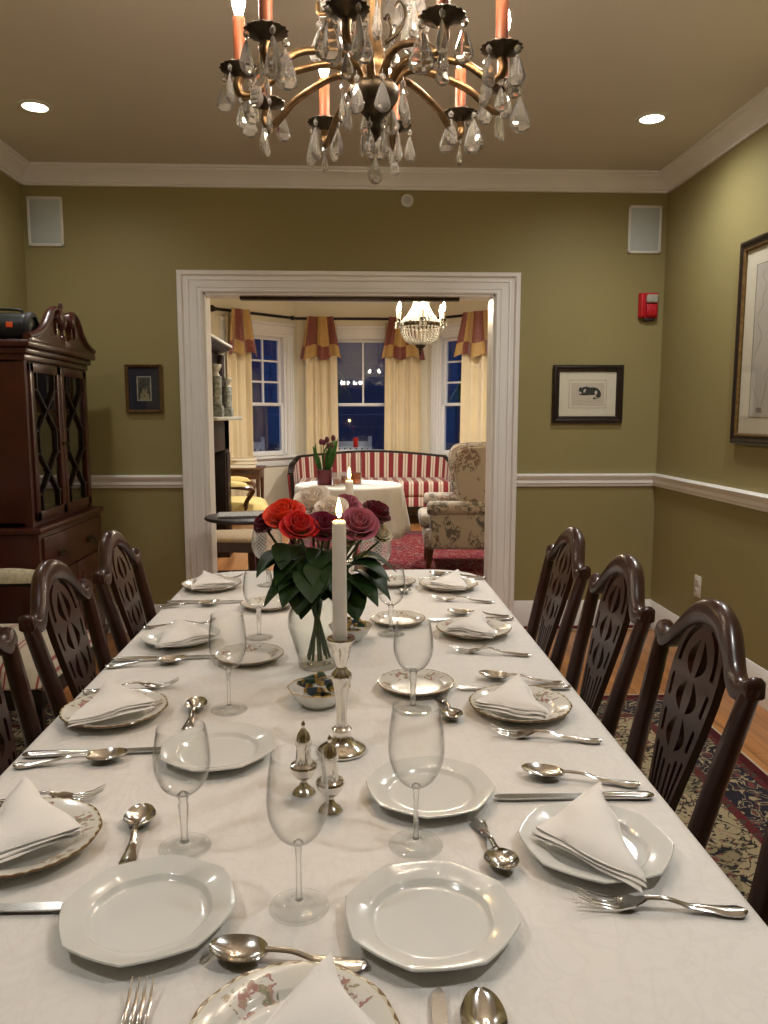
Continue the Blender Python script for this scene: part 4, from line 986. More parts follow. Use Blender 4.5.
for i, (k, s, f) in enumerate([(((-.311,.797),(-.53,.80)), ((-.388,.776),(-.55,.760)), ((-.350,1.048),(-.525,1.030))),
                               (((-.296,1.198),(-.521,1.186)), ((-.352,1.170),(-.52,1.150)), ((-.345,1.500),(-.52,1.470))),
                               (((-.304,1.682),(-.528,1.665)), ((-.360,1.650),(-.525,1.622)), ((-.351,1.962),(-.525,1.930))),
                               (((-.306,2.195),(-.531,2.188)), ((-.372,2.165),(-.535,2.142)), ((-.356,2.530),(-.535,2.500)))]):
    lay('knife', *k, 'silver knife nearer than the plate, '+SLt[i], KNL)
    lay('spoon', *s, 'silver spoon lying nearer than its knife at the '+SLt[i], SPL)
    lay('fork', *f, 'silver fork behind the napkin at the '+SLt[i], FKL)
lay('fork', (-.197,.672), (-.187,.50), 'silver fork pointing away at the bottom edge, left of the floral plate', FKL)
lay('knife', (.079,.658), (.070,.44), 'silver knife pointing away at the bottom edge, right of the floral plate', KNL)
lay('spoon', (.117,.646), (.108,.48), 'silver spoon at the bottom edge, right of the nearest knife', SPL)
lay('tea', (-.285,1.003), (-.270,.87), 'silver teaspoon behind the left front octagonal plate, beside the goblet', TSL)
lay('tea', (-.288,1.404), (-.282,1.268), 'silver teaspoon beside the white plate left of the shakers', TSL)
lay('tea', (.182,.830), (.166,.960), 'silver teaspoon between the centre and right octagonal plates', TSL)
lay('tea', (.180,1.285), (.172,1.403), 'silver teaspoon right of the goblet, beside the small floral plate', TSL)
lay('dessert', (-.143,.716), (.012,.694), 'silver spoon lying crosswise between the front octagonal plates', .158)
lay('tea', (.160,2.262), (.172,2.40), 'small silver teaspoon right of the far crystal goblet', TSL)

# shakers --------------------------------------------------------------------
def shaker(x, y, label, sc=1):
    t = thing('silver_shaker', label, 'shaker', (x, y, TZ+.0005)); t.scale = (sc,sc,sc)
    MB().lathe([(.0005,0),(.0165,0),(.0172,.002),(.0150,.005),(.0120,.008),(.0065,.013),(.0048,.018),(.0060,.021)], 28, capb=True, capt=True).build('foot', 'silver', t)
    MB().lathe([(.0050,.0205),(.0110,.024),(.0160,.031),(.0185,.038),(.0198,.041),(.0185,.044),(.0125,.046),(.0112,.052),(.0100,.068),(.0112,.071),(.0118,.074)], 28, capb=True, capt=True).build('body', 'silver', t)
    MB().lathe([(.0115,.0735),(.0118,.076),(.0105,.083),(.0080,.090),(.0045,.095),(.0022,.098),(.0032,.101),(.0030,.104),(.0010,.108),(.0004,.1085)], 24, capb=True, capt=True).build('cap', 'silver', t)
shaker(-.069, 1.051, 'silver footed shaker left of its partner, left of the candlestick', 1)
shaker(-.030, 1.000, 'silver footed shaker nearer the camera, at the foot of the candlestick', 1)

# candlesticks and candles -----------------------------------------------------
flute = lambda amp: (lambda t, r, z: r*(1+amp*cos(8*t)))
def candlestick(x, y, label):
    t = thing('candlestick', label, 'candlestick', (x, y, TZ+.0005))
    MB().lathe([(.0005,0),(.0380,0),(.0400,.003),(.0390,.006),(.0350,.009),(.0290,.0125),(.0200,.018),(.0155,.026),(.0140,.034),(.0160,.038),(.0105,.042)], 48, rf=flute(.008), capb=True, capt=True).build('base', 'silver', t, 60)
    MB().lathe([(.0100,.041),(.0085,.048),(.0078,.060),(.0090,.085),(.0115,.105),(.0140,.118),(.0165,.124),(.0150,.131),(.0100,.136),(.0075,.141)], 48, rf=flute(.05), capb=True, capt=True).build('stem', 'silver', t, 60)
    MB().lathe([(.0070,.140),(.0085,.146),(.0125,.156),(.0150,.168),(.0165,.178),(.0215,.184),(.0230,.187),(.0215,.1895),(.0135,.189),(.0128,.180),(.0005,.180)], 40, capb=True).build('socket', 'silver', t, 60)
def candle(x, y, h, label, watt):
    t = thing('taper_candle', label, 'candle', (x, y, TZ+.181))
    MB().lathe([(.0005,0),(.0115,0),(.0118,.01),(.0108,h-.006),(.0100,h-.001),(.0080,h),(.0050,h-.002),(.0005,h-.002)], 28, capb=True, capt=True).build('wax', 'wax', t, 60)
    MB().tube([(0,0,h-.003),(0,0,h+.004),(.001,0,h+.010)], .0008, 6).build('wick', 'wick', t)
    MB().lathe([(.0004,h+.004),(.0034,h+.008),(.0046,h+.014),(.0040,h+.021),(.0022,h+.029),(.0003,h+.036)], 16).build('flame', 'flame', t, 60)
    light('candle_glow', 'POINT', (x, y, TZ+.181+h+.045), watt, (1,.6,.25), .012)
candlestick(-.016, 1.189, 'tall silver candlestick in the middle of the table, behind the shakers'); candle(-.018, 1.189, .196, 'lit ivory taper candle in front of the roses', .8)
candlestick(-.003, 2.146, 'silver candlestick mostly hidden behind the roses'); candle(-.003, 2.146, .178, 'lit ivory taper candle farther away, behind the roses', .8)

# chocolate dishes ---------------------------------------------------------------
def dish(x, y, r, label):
    t = thing('candy_dish', label, 'bowl', (x, y, TZ+.0005)); s = r/.058
    MB().lathe([(.0005,.002),(.026*s,.002),(.028*s,0),(.031*s,0),(.033*s,.004),(.047*s,.016),(.056*s,.030),(.058*s,.034),(.0565*s,.0345),(.052*s,.026),(.044*s,.017),(.030*s,.008),(.0005,.007)], 40, rf=lambda t_, rr, z: rr*(1+.02*cos(10*t_)*z/.034), capb=True, capt=True).build('bowl', 'porcelain', t, 60)
    MB().tube([(x_, y_, .0345) for x_, y_ in [(.0572*s*(1+.02*cos(10*a))*cos(a), .0572*s*(1+.02*cos(10*a))*sin(a)) for a in (2*PI*i/60 for i in range(61))]], .0011, 6).build('rim', 'gold', t)
dish(-.061, 1.395, .058, 'white gold-rimmed dish of wrapped chocolates left of the candlestick')
dish(-.002, 1.815, .052, 'white dish of wrapped chocolates half hidden behind the candle')
def choc_mesh(wrapm):
    b = MB(); b.mi = 0; b.box(-.016,-.0065,0,.016,.0065,.0085,.0012); b.mi = 1; b.box(-.010,-.0070,-.0003,.010,.0070,.0090,.0010); return b.mesh('chocolate', ['foil', wrapm], 40)
CH = [choc_mesh('wrap_green'), choc_mesh('wrap_navy'), choc_mesh('wrap_green')]
def chocs(x, y, n, R, seed, lab, grp):
    r = random.Random(seed)
    for k in range(n):
        ring = 0 if k < 4 else (1 if k < 9 else 2)
        a = k*2.4+r.uniform(-.3,.3); rr = R*(.26 if ring == 0 else .60 if ring == 1 else .38); z = TZ+(.016 if ring == 0 else .033 if ring == 1 else .044)
        if ring == 1 and k % 2 == 0: z += .004
        o = obj('chocolate', CH[k % 3], None, (x+rr*cos(a), y+rr*sin(a), z), (r.uniform(-.35,.35), r.uniform(-.3,.3), r.uniform(0,PI)))
        tag(o, lab, 'chocolate', grp)
chocs(-.061, 1.395, 13, .046, 3, 'gold and green wrapped chocolate piled in the dish left of the candlestick', 'chocolates in the near dish')
chocs(-.002, 1.815, 11, .041, 5, 'gold and green wrapped chocolate piled in the dish behind the candle', 'chocolates in the far dish')

# ------------------------------------------------------------------ vase of roses
VX, VY = -.072, 1.616
t = thing('glass_vase', 'clear glass vase holding the roses in the middle of the table', 'vase', (VX, VY, TZ+.0005))
outer = smooth_prof([(.0390,.0),(.0420,.006),(.0460,.03),(.0560,.065),(.0640,.095),(.0600,.122),(.0480,.142),(.0440,.152),(.0480,.170),(.0580,.195)], 5)
inner = [(max(.001, r-.0025), z) for r, z in outer if z > .010]
MB().lathe([(.0005,.0)]+outer+inner[::-1]+[(.0005,.0125)], 48).build('vessel', 'vaseglass', t, 80)
MB().lathe([(.0005,.0005),(.0380,.0005),(.0405,.006),(.0400,.011),(.0005,.0115)], 40, capb=True, capt=True).build('thick_base', 'stemglass', t, 60)

def petal(b, R, phi, half, rb, rt, h0, h1, curl, nu=8, nv=7, th=.0006):
    def fn(u, v):
        a = (u-.5)*2; tt = v*(1-.16*a*a); ang = phi+a*half*(.55+.45*sin(min(1, tt*1.3)*PI/2))
        r = rb+(rt-rb)*sin(min(1, tt)*PI/2)**.75 + curl*max(0, tt-.62)**1.6*2.2
        z = h0+(h1-h0)*tt - curl*max(0, tt-.80)*1.2
        return (r*cos(ang), r*sin(ang), z)
    b.sheet(fn, nu, nv, th)
def rose_mesh(R, seed, mat, openf=1.0):
    r = random.Random(seed); b = MB()
    for k, (n, rt, h1, cu, half) in enumerate([(3,.22,.66,.0,1.5),(3,.40,.64,.06,1.25),(4,.60,.56,.14,1.05),(5,.82,.36,.30,.86),(5,1.0,.10,.40,.82)]):
        o = r.uniform(0, 2*PI)
        for i in range(n):
            petal(b, R, o+2*PI*i/n+r.uniform(-.22,.22), half*r.uniform(.9,1.1), R*.10, R*rt*r.uniform(.90,1.10), -R*.62, R*(h1+r.uniform(-.10,.10)), R*cu*openf*r.uniform(.7,1.4))
    return b.mesh('rose_head', mat, 75)
def leaf_sheet(b, base, d, L, W, droop, up=(0,0,1), fold=.25):
    d = Vector(d).normalized(); upv = Vector(up); side = d.cross(upv).normalized(); nn = side.cross(d)
    def fn(u, v):
        a = (v-.5)*2; w = W*(sin(PI*min(.995, u**.85))**.8); p = Vector(base)+d*(L*u)+side*(a*w)+nn*(abs(a)*w*fold+L*.10*sin(PI*u))
        p.z -= droop*u*u; return p
    b.sheet(fn, 9, 4, .0009)
def rose(label, x, y, z, R, mat, tilt, seed, stemfoot, leaves=()):
    t = thing('rose', label, 'flower', (x, y, z))
    hd = obj('flower_head', rose_mesh(R, seed, mat), t, None, tilt)
    foot = Vector((VX+stemfoot[0]-x, VY+stemfoot[1]-y, TZ+.020-z)); neck = Vector((VX+stemfoot[0]*-.55-x, VY+stemfoot[1]*-.55-y, TZ+.155-z))
    P = cat_path([(0,0,-R*.55), (neck*.45+Vector((0,0,-R*.2))), neck, foot], 6); MB().tube(P, [.0028]*len(P), 7).build('stem', 'stemgreen', t)
    b = MB()
    for i in range(5):
        a = i*2*PI/5; leaf_sheet(b, (0,0,-R*.6), (cos(a),sin(a),.25), R*.95, R*.16, .006)
    b.build('sepals', 'leaf', t)
    for (bx, by, bz, dx, dy, dz, L, W, dr) in leaves:
        b = MB(); leaf_sheet(b, (bx-x, by-y, bz-z), (dx, dy, dz), L, W*1.2, dr); b.build('leaf', 'leaf', t, 70)
    return t
LV = lambda *a: a
rose('orange-red open rose at the left of the bouquet', -.139, 1.600, 1.086, .037, 'rose_orange', (.55,-.25,0), 1, (.020,-.012),
     [(-.11,1.59,.985,-1,-.25,-.05,.085,.030,.02), (-.10,1.60,.960,-.8,-.6,-.15,.080,.028,.02), (-.09,1.57,.960,-.55,-.8,-.25,.085,.03,.03), (-.12,1.60,1.02,-.3,-.9,-.3,.07,.028,.02)])
rose('bright red rose lower left of the bouquet, beside the orange-red one', -.105, 1.562, 1.066, .033, 'rose_red', (.75,-.1,.4), 2, (-.016,.020),
     [(-.095,1.57,.955,-.9,-.4,-.35,.095,.028,.02), (-.085,1.555,.975,.1,-1,-.5,.075,.030,.02), (-.09,1.56,.95,-.3,-1,-.8,.075,.027,.01), (-.10,1.58,1.0,-.7,-.5,-.6,.08,.03,.01)])
rose('dark red rose at the far left of the bouquet', -.178, 1.635, 1.062, .030, 'rose_dark', (.35,-.55,0), 3, (.024,.010),
     [(-.13,1.63,.975,-1,.1,-.1,.075,.026,.02), (-.14,1.62,1.0,-.8,-.4,-.4,.07,.028,.02)])
rose('large creamy white rose at the top left of the bouquet', -.083, 1.665, 1.106, .039, 'rose_white', (.5,-.1,0), 4, (.008,-.024),
     [(-.08,1.62,1.01,-.4,-.9,-.5,.085,.032,.01), (-.07,1.60,.99,-.1,-1,-.6,.08,.032,.01)])
rose('creamy white rose behind the candle flame', -.040, 1.630, 1.088, .036, 'rose_white', (.6,.1,0), 5, (-.020,-.014),
     [(-.05,1.59,.985,.2,-1,-.6,.085,.032,.01), (-.05,1.60,1.01,-.3,-1,-.4,.07,.03,.01)])
rose('dark magenta rose just left of the near candle', -.056, 1.582, 1.062, .034, 'rose_magenta', (.7,0,.3), 6, (.014,.016),
     [(-.05,1.565,.970,.5,-.8,-.5,.08,.03,.02), (-.065,1.57,.945,-.5,-.8,-.6,.08,.03,.02), (-.06,1.565,.99,0,-1,-.7,.075,.03,.01)])
rose('mauve pink rose right of the near candle', .016, 1.580, 1.066, .037, 'rose_mauve', (.7,.25,0), 7, (-.022,.006),
     [(-.01,1.58,.975,.9,-.3,.05,.095,.034,.03), (-.015,1.57,.955,.8,-.5,-.25,.085,.032,.03), (-.02,1.575,.94,.4,-.7,-.7,.085,.030,.01)])
rose('dark red rose at the right of the bouquet', .056, 1.650, 1.082, .033, 'rose_dark', (.3,.5,0), 8, (-.018,-.020),
     [(.0,1.62,.975,1,0,.2,.10,.034,.04), (.0,1.61,.96,.9,-.3,-.2,.09,.03,.04)])
rose('small white rose bud low on the right of the bouquet', .066, 1.628, 1.038, .022, 'rose_pale', (.6,.4,0), 9, (-.010,-.026), [(.01,1.61,.965,.8,-.6,-.35,.085,.030,.02)])
rose('mauve rose at the back, behind the near candle flame', -.010, 1.690, 1.094, .031, 'rose_mauve', (.4,.1,0), 10, (.003,-.028), [(-.03,1.66,1.02,.3,.8,-.2,.07,.028,.02)])
rose('small white bud low behind the mauve pink rose', -.006, 1.622, 1.030, .018, 'rose_pale', (.8,.1,0), 11, (.026,-.004), [(-.04,1.60,.95,.3,-.9,-.8,.08,.03,.0), (-.045,1.60,.96,-.2,-.9,-.9,.07,.03,.0)])

# ------------------------------------------------------------------ dining chandelier
CX, CY, CR, CZ = .050, 1.54, .25, 1.920
def drop_mesh(L, W, mat='crystal', th=.45):
    b = MB(); pr = [(.0006,0),(.10*W,-.06*L),(.22*W,-.22*L),(.40*W,-.50*L),(.50*W,-.72*L),(.44*W,-.86*L),(.24*W,-.96*L),(.0006,-L)]
    b.lathe(pr, 8)
    for v in b.bm.verts: v.co.y *= th
    b.mx = Matrix.Identity(4); b.ball((0,0,.008), .0066, 8, 5, (1,.7,1)); b.tube([(0,0,.014),(0,0,.022)], .0010, 5)
    return b.mesh('crystal_drop', mat, None)
DROP = drop_mesh(.054, .032); DROPB = drop_mesh(.068, .044); DROPS = drop_mesh(.042, .024)
t = thing('brass_chandelier', 'brass ten-arm candle chandelier hung with crystal drops, above the table', 'chandelier', (CX, CY, CZ))
MB().lathe([(.0005,CEIL-CZ-.001),(.065,CEIL-CZ-.001),(.062,CEIL-CZ-.012),(.030,CEIL-CZ-.035),(.012,CEIL-CZ-.045),(.0005,CEIL-CZ-.046)], 32).build('ceiling_canopy', 'brass', t, 50)
MB().lathe([(.006,.40),(.006,CEIL-CZ-.04)], 10).build('rod', 'brass', t)
MB().lathe([(.0005,.42),(.012,.41),(.020,.38),(.030,.33),(.034,.29),(.022,.25),(.013,.22),(.012,.19),(.016,.175),(.019,.165),(.013,.155),(.011,.10),(.013,.06),(.018,.045),(.022,.030),(.024,.012),(.019,.004),(.021,-.004),(.021,-.018)], 28, rf=flute(.04)).build('column', 'brass', t, 60)
MB().lathe([(.0005,-.012),(.040,-.012),(.046,-.022),(.042,-.040),(.030,-.058),(.018,-.070),(.012,-.080),(.014,-.092),(.010,-.104),(.004,-.112),(.0005,-.116)], 28, rf=flute(.03)).build('hub', 'brass_dark', t, 60)
arm_pts = cat_path([(.030,0,-.030),(.040,0,-.004),(.062,0,.016),(.095,0,.018),(.140,0,.006),(.185,0,-.012),(.222,0,-.040),(.245,0,-.046),(.255,0,-.030),(.25,0,-.012)], 5)
arm_me = MB().tube(arm_pts, [.0088-.002*sin(PI*i/(len(arm_pts)-1)) for i in range(len(arm_pts))], 10).mesh('arm', 'brass', 60)
pan_me = MB().lathe([(.004,-.020),(.010,-.014),(.018,-.006),(.032,-.003),(.0365,.001),(.035,.003),(.018,-.001),(.012,.002),(.012,.010),(.0005,.010)], 48, rf=lambda a, r, z: r*(1+.05*cos(16*a)*max(0,(r-.028)/.008)), capb=True).mesh('drip_pan', 'brass_dark', 50)
slv_me = MB().lathe([(.0005,.008),(.0112,.008),(.0112,.088),(.0090,.090),(.0005,.090)], 20).mesh('candle_sleeve', 'sleeve', 50)
blb_me = MB().lathe([(.0060,.088),(.0068,.094),(.0110,.108),(.0125,.118),(.0105,.132),(.0060,.146),(.0022,.158),(.0004,.164)], 16, capb=True, capt=True).mesh('bulb', 'bulb', 70)
for k in range(10):
    a = rad(-12+36*k); az = math.atan2(-cos(a), sin(a))   # clockwise from the front
    ar = obj('arm', arm_me, t, None, (0,0,az))
    pn = obj('drip_pan', pan_me, ar, (CR,0,0)); obj('candle_sleeve', slv_me, ar, (CR,0,0)); obj('bulb', blb_me, ar, (CR,0,0))
    for j in range(4):
        q = rad(45+90*j+13*k); me = DROPB if (j+k) % 3 == 0 else DROP
        obj('crystal_drop', me, ar, (CR+.034*cos(q), .034*sin(q), -.018), (0,0,q+rnd.uniform(-.6,.6)))
    obj('crystal_drop', DROPS, ar, (CR+.0,0,-.062), (0,0,rnd.uniform(0,3)))
# hub crystals
for k in range(8):
    a = 2*PI*k/8+.2; obj('crystal_drop', DROP, t, (.062*cos(a), .062*sin(a), -.030), (0,0,a+PI/2))
for k in range(5):
    a = 2*PI*k/5+.5; obj('crystal_drop', DROPS, t, (.024*cos(a), .024*sin(a), -.098), (0,0,a+PI/2))
obj('crystal_drop', DROP, t, (0,0,-.138), (0,0,.4))
# upper scrolls with large drops
for k in range(5):
    a = rad(72*k+20); P = cat_path([(.022,0,.37),(.060,0,.36),(.095,0,.30),(.100,0,.235),(.080,0,.17),(.085,0,.13),(.108,0,.125),(.112,0,.145)], 5)
    sc = MB().tube(P, [.0042]*len(P), 8).build('scroll', 'brass', t, 60); sc.rotation_euler.z = a
    P = cat_path([(.020,0,.06),(.045,0,.075),(.060,0,.105),(.050,0,.13),(.038,0,.12)], 5)
    s2 = MB().tube(P, [.0035]*len(P), 7).build('scroll', 'brass_dark', t, 60); s2.rotation_euler.z = a+rad(36)
    for z, r_, me in ((.118,.108,DROPB),(.30,.100,DROPB),(.20,.09,DROP)):
        obj('crystal_drop', me, t, (r_*cos(a), r_*sin(a), z-.02), (0,0,a+rnd.uniform(-1,1)))
    a2 = a+rad(36)
    for z in (.105, .185): obj('crystal_drop', DROPB, t, (.066*cos(a2), .066*sin(a2), z), (0,0,a2+rnd.uniform(-1,1)))

# ------------------------------------------------------------------ china cabinet (front turned to +x)
t = thing('china_cabinet', 'red mahogany china cabinet with glazed lattice doors in the left corner', 'cabinet', (-1.44,3.51,0), PI/2)
W = .80; D = .365
b = MB()
b.box(-.03,-.04,.10,W+.03,D+.0,.755,.004); b.box(-.045,-.055,.755,W+.045,D,.785,.008,2)
b.box(-.045,-.055,.07,W+.045,D,.105,.006)
for x in (-.045, W-.075): b.prism([(x,0),(x+.05,0),(x+.07,.05),(x+.12,.07),(x,.07)], -.055, -.02, 'xz'); b.box(x,D-.08,0,x+.12,D,.07)
b.prism([(-.055,0),(-.005,0),(.02,.05),(.06,.07),(-.055,.07)], -.045, -.02, 'yz')
b.build('lower_case', 'mahog_red', t)
dr = MB().box(.0,-.052,.56,W,-.03,.735,.005).build('drawer', 'mahog_red', t)
for x in (.20, W-.20):
    b = MB(); b.tube(cat_path([(x-.035,-.056,.640),(x-.032,-.072,.622),(x,-.076,.612),(x+.032,-.072,.622),(x+.035,-.056,.640)],4), .0035, 6); b.lathe([(.010,0),(.010,.004)], 12, (x-.035,-.056,.64)); b.box(x-.05,-.055,.625,x+.05,-.051,.66,.002); b.build('pull', 'brass_dark', dr)
for x0_, x1_ in ((0,W/2-.004),(W/2+.004,W)):
    dd_ = MB().box(x0_,-.052,.125,x1_,-.03,.548,.004).build('lower_door', 'mahog_red', t)
    b = MB(); b.box(x0_+.06,-.057,.18,x1_-.06,-.050,.49,.005); b.build('door_panel', 'mahog_red', dd_)
# upper carcass
UZ0, UZ1 = .785, 1.545
b = MB(); b.box(0,0,UZ0,.022,D,UZ1); b.box(W-.022,0,UZ0,W,D,UZ1); b.box(0,D-.015,UZ0,W,D,UZ1); b.box(0,0,UZ1-.02,W,D,UZ1+.02); b.box(0,0,UZ0,W,D,UZ0+.02)
b.box(-.002,-.006,UZ0,.035,.03,UZ1); b.box(W-.035,-.006,UZ0,W+.002,.03,UZ1); b.build('upper_case', 'mahog_red', t)
b = MB(); b.box(-.012,-.014,UZ1-.015,W+.012,D,UZ1+.012,.004); b.box(-.028,-.030,UZ1+.012,W+.028,D,UZ1+.04,.008); b.box(-.046,-.050,UZ1+.04,W+.046,D,UZ1+.072,.010); b.build('cornice', 'mahog_red', t)
for z in (1.03, 1.29): MB().box(.022,.035,z,W-.022,D-.015,z+.015).build('shelf', 'mahog_red', t)
for x0_, x1_, kx in ((.036,W/2-.003,1),(W/2+.003,W-.036,-1)):
    z0_, z1_ = UZ0+.022, UZ1-.022; s = .042; y0_, y1_ = -.016, .006
    b = MB(); b.box(x0_,y0_,z0_,x0_+s,y1_,z1_,.003); b.box(x1_-s,y0_,z0_,x1_,y1_,z1_,.003); b.box(x0_,y0_,z0_,x1_,y1_,z0_+s,.003); b.box(x0_,y0_,z1_-s,x1_,y1_,z1_,.003)
    dd_ = b.build('glazed_door', 'mahog_red', t)
    gx0, gx1, gz0, gz1 = x0_+s, x1_-s, z0_+s, z1_-s; w_, h_ = gx1-gx0, gz1-gz0
    b = MB()
    for f in (0, 1):
        pts = [(.13,1),(.13,.88),(.87,.585),(.87,.415),(.13,.12),(.13,0)]
        for p, q in zip(pts, pts[1:]):
            xa, xb = (p[0], q[0]) if f == 0 else (1-p[0], 1-q[0])
            b.tube([(gx0+w_*xa,-.008,gz0+h_*p[1]), (gx0+w_*xb,-.008,gz0+h_*q[1])], .0065, 4, square=True, up=(0,1,0))
        xe = 0 if f == 0 else 1; xi = .13 if f == 0 else .87
        for zz in (.88, .585, .415, .12):
            b.tube([(gx0+w_*xe,-.008,gz0+h_*zz), (gx0+w_*xi,-.008,gz0+h_*zz)], .005, 4, square=True, up=(0,1,0))
    b.build('lattice', 'darkwood', dd_)
    MB().box(gx0-.003,-.0025,gz0-.003,gx1+.003,.0,gz1+.003).build('door_glass', 'cabglass', dd_)
    b = MB(); b.ball((x1_-.02 if kx > 0 else x0_+.02,-.026,1.15), .008, 10, 6); b.build('knob', 'brass_dark', dd_)
# broken swan-neck pediment
b = MB(); zb = UZ1+.068
for f in (1, -1):
    P = [(W/2-.47,0),(W/2-.47,.018)]
    P += [(v.x, v.y) for v in cat_path([(W/2-.45,.022,0),(W/2-.36,.040,0),(W/2-.27,.090,0),(W/2-.20,.165,0),(W/2-.13,.198,0),(W/2-.078,.190,0)], 5)]
    P += [(W/2-.066,.160),(W/2-.085,.135),(W/2-.100,.095),(W/2-.09,.06),(W/2-.055,.045),(W/2-.0,.040),(W/2-.0,0)]
    P = [(x, zb+z) for x, z in P]
    if f < 0: P = [(W-x, z) for x, z in P][::-1]
    hole = ellipse(W/2-f*.135, zb+.105, .022, .045, 16)
    b.holes([P, hole], .03, .002, warp=lambda c: (W/2+(c.x-W/2)*.915, c.y-.033, zb+(c.z-zb)*.86))
    Q = cat_path([(W/2-f*.47,-.030,zb+.022),(W/2-f*.36,-.032,zb+.048),(W/2-f*.27,-.034,zb+.098),(W/2-f*.20,-.036,zb+.172),(W/2-f*.13,-.036,zb+.205),(W/2-f*.085,-.036,zb+.195)], 6)
    b.tube([(W/2+(q.x-W/2)*.915, q.y-.008, zb+(q.z-zb)*.86) for q in Q], .014, 8, ry=.020, up=(0,1,0))
b.build('pediment', 'mahog_red', t, 50)
for f in (1,-1):
    b = MB(); b.mx = Matrix.Translation((W/2-f*.078,-.034,zb+.142)) @ Matrix.Rotation(PI/2, 4, 'X'); b.lathe([(.0005,-.02),(.036,-.02),(.038,.02),(.030,.032),(.012,.036),(.0005,.034)], 24, rf=lambda a, r, z: r*(1+.05*cos(8*a))); b.build('rosette', 'mahog_red', t, 50)
MB().lathe([(.018,zb+.034),(.022,zb+.05),(.011,zb+.06),(.009,zb+.085),(.022,zb+.10),(.027,zb+.125),(.022,zb+.15),(.010,zb+.165),(.008,zb+.185),(.013,zb+.20),(.008,zb+.215),(.0005,zb+.225)], 24, (W/2,-.033,0), capb=True).build('finial', 'mahog_red', t, 60)
# things inside the cabinet (world coordinates: x = -1.44 - depth, y = 3.43 + along)
def bowl(name, label, cat, x, y, z, prof, m):
    o = MB().lathe(prof, 32, capb=True).build(name, m, loc=(x, y, z), angle=60); return tag(o, label, cat)
bp_ = lambda s: [(.0005,0),(.030*s,0),(.032*s,.006),(.020*s,.014),(.018*s,.022),(.050*s,.040),(.075*s,.070),(.088*s,.105),(.085*s,.106),(.070*s,.070),(.046*s,.044),(.0005,.034)]
bowl('silver_bowl', 'footed silver bowl on the top shelf of the china cabinet', 'bowl', -1.56, 3.69, 1.3055, bp_(1.0), 'silver')
bowl('china_bowl', 'pale china bowl on the middle shelf of the china cabinet', 'bowl', -1.56, 3.71, 1.0455, bp_(.95), 'porcelain')
bowl('sugar_bowl', 'small pale lidded pot on the bottom of the china cabinet', 'pot', -1.56, 3.73, .8055, [(.0005,0),(.04,0),(.055,.02),(.06,.06),(.05,.09),(.052,.094),(.03,.11),(.008,.118),(.012,.13),(.0005,.136)], 'porcelain')
bowl('glass_compote', 'clear footed compote on the top shelf, toward the far cabinet door', 'bowl', -1.58, 4.06, 1.3055, bp_(.85), 'glass')
# portable speaker on top
t = thing('portable_speaker', 'black portable speaker with an orange badge lying on the china cabinet', 'speaker', (-1.632, 3.60, UZ1+.0725))
b = MB(); b.mx = Matrix.Translation((0,0,.066)) @ Matrix.Rotation(PI/2, 4, 'Y'); b.lathe([(.0005,-.21),(.040,-.21),(.056,-.20),(.060,-.18),(.062,.0),(.060,.18),(.056,.20),(.040,.21),(.0005,.21)], 32); b.build('body', 'black', t, 50)
for sx in (-1,1):
    b = MB(); b.mx = Matrix.Translation((sx*.205,0,.066)) @ Matrix.Rotation(PI/2, 4, 'Y'); b.lathe([(.050,-.016),(.064,-.012),(.066,.0),(.060,.012),(.044,.014)], 32); b.build('end_ring', 'slot', t, 50)
b = MB(); b.tube(cat_path([(-.17,0,.125),(-.15,-.01,.138),(0,-.012,.142),(.15,-.01,.138),(.17,0,.125)], 5), .010, 8, ry=.006); b.build('handle', 'slot', t, 60)
MB().box(.118,-.066,.056,.148,-.060,.080,.003).build('badge', 'orange', t)
b = MB(); b.box(-.15,-.035,0,-.11,.035,.012,.003); b.box(.11,-.035,0,.15,.035,.012,.003); b.build('feet', 'slot', t)

# ------------------------------------------------------------------ oval tilt-top table by the doorway, newspapers
t = thing('oval_table', 'dark oval pedestal table with papers on it, left of the doorway', 'table', (-.50,4.22,0))
b = MB(); b.lathe([(.0005,.722),(.29,.722),(.30,.730),(.296,.738),(.285,.741),(.0005,.739)], 56, rf=lambda a, r, z: r*(cos(a)**2+(.78**2)*sin(a)**2)**.5 ); b.build('table_top', 'darkwood', t, 50)
MB().lathe([(.03,.30),(.038,.34),(.026,.40),(.020,.50),(.019,.62),(.028,.69),(.05,.722)], 20, capb=True).build('pedestal', 'darkwood', t, 60)
for k in range(3):
    a = 2*PI*k/3+.5; P = cat_path([(.02,0,.34),(.08,0,.30),(.17,0,.14),(.24,0,.03),(.28,0,.02)], 5)
    l_ = MB().tube(P, [.020-.008*i/(len(P)-1) for i in range(len(P))], 8).build('leg', 'darkwood', t, 60); l_.rotation_euler.z = a
def paper(label, x, y, z, w, d, rz, mat='news', th=.004, n=3):
    b = MB()
    for i in range(n): b.box(-w/2+i*.004,-d/2-i*.003,i*th,w/2+i*.002,d/2-i*.004,(i+1)*th-.0006,.0006,1)
    tag(b.build('newspaper', mat, loc=(x, y, z), rotz=rz), label, 'paper')
paper('folded newspaper at the left of the dark oval table', -.60, 4.22, .7415, .26, .19, .15)
paper('folded newspaper at the right of the dark oval table, behind the red rose', -.35, 4.24, .7415, .20, .16, -.3, th=.006)

# ------------------------------------------------------------------ sitting room
tag(MB().box(-1.3,-2.0,0,1.3,2.0,.010,.004).build('crimson_rug', 'rug2', loc=(.66,6.45,0.0)), 'crimson patterned rug on the sitting room floor', 'rug')
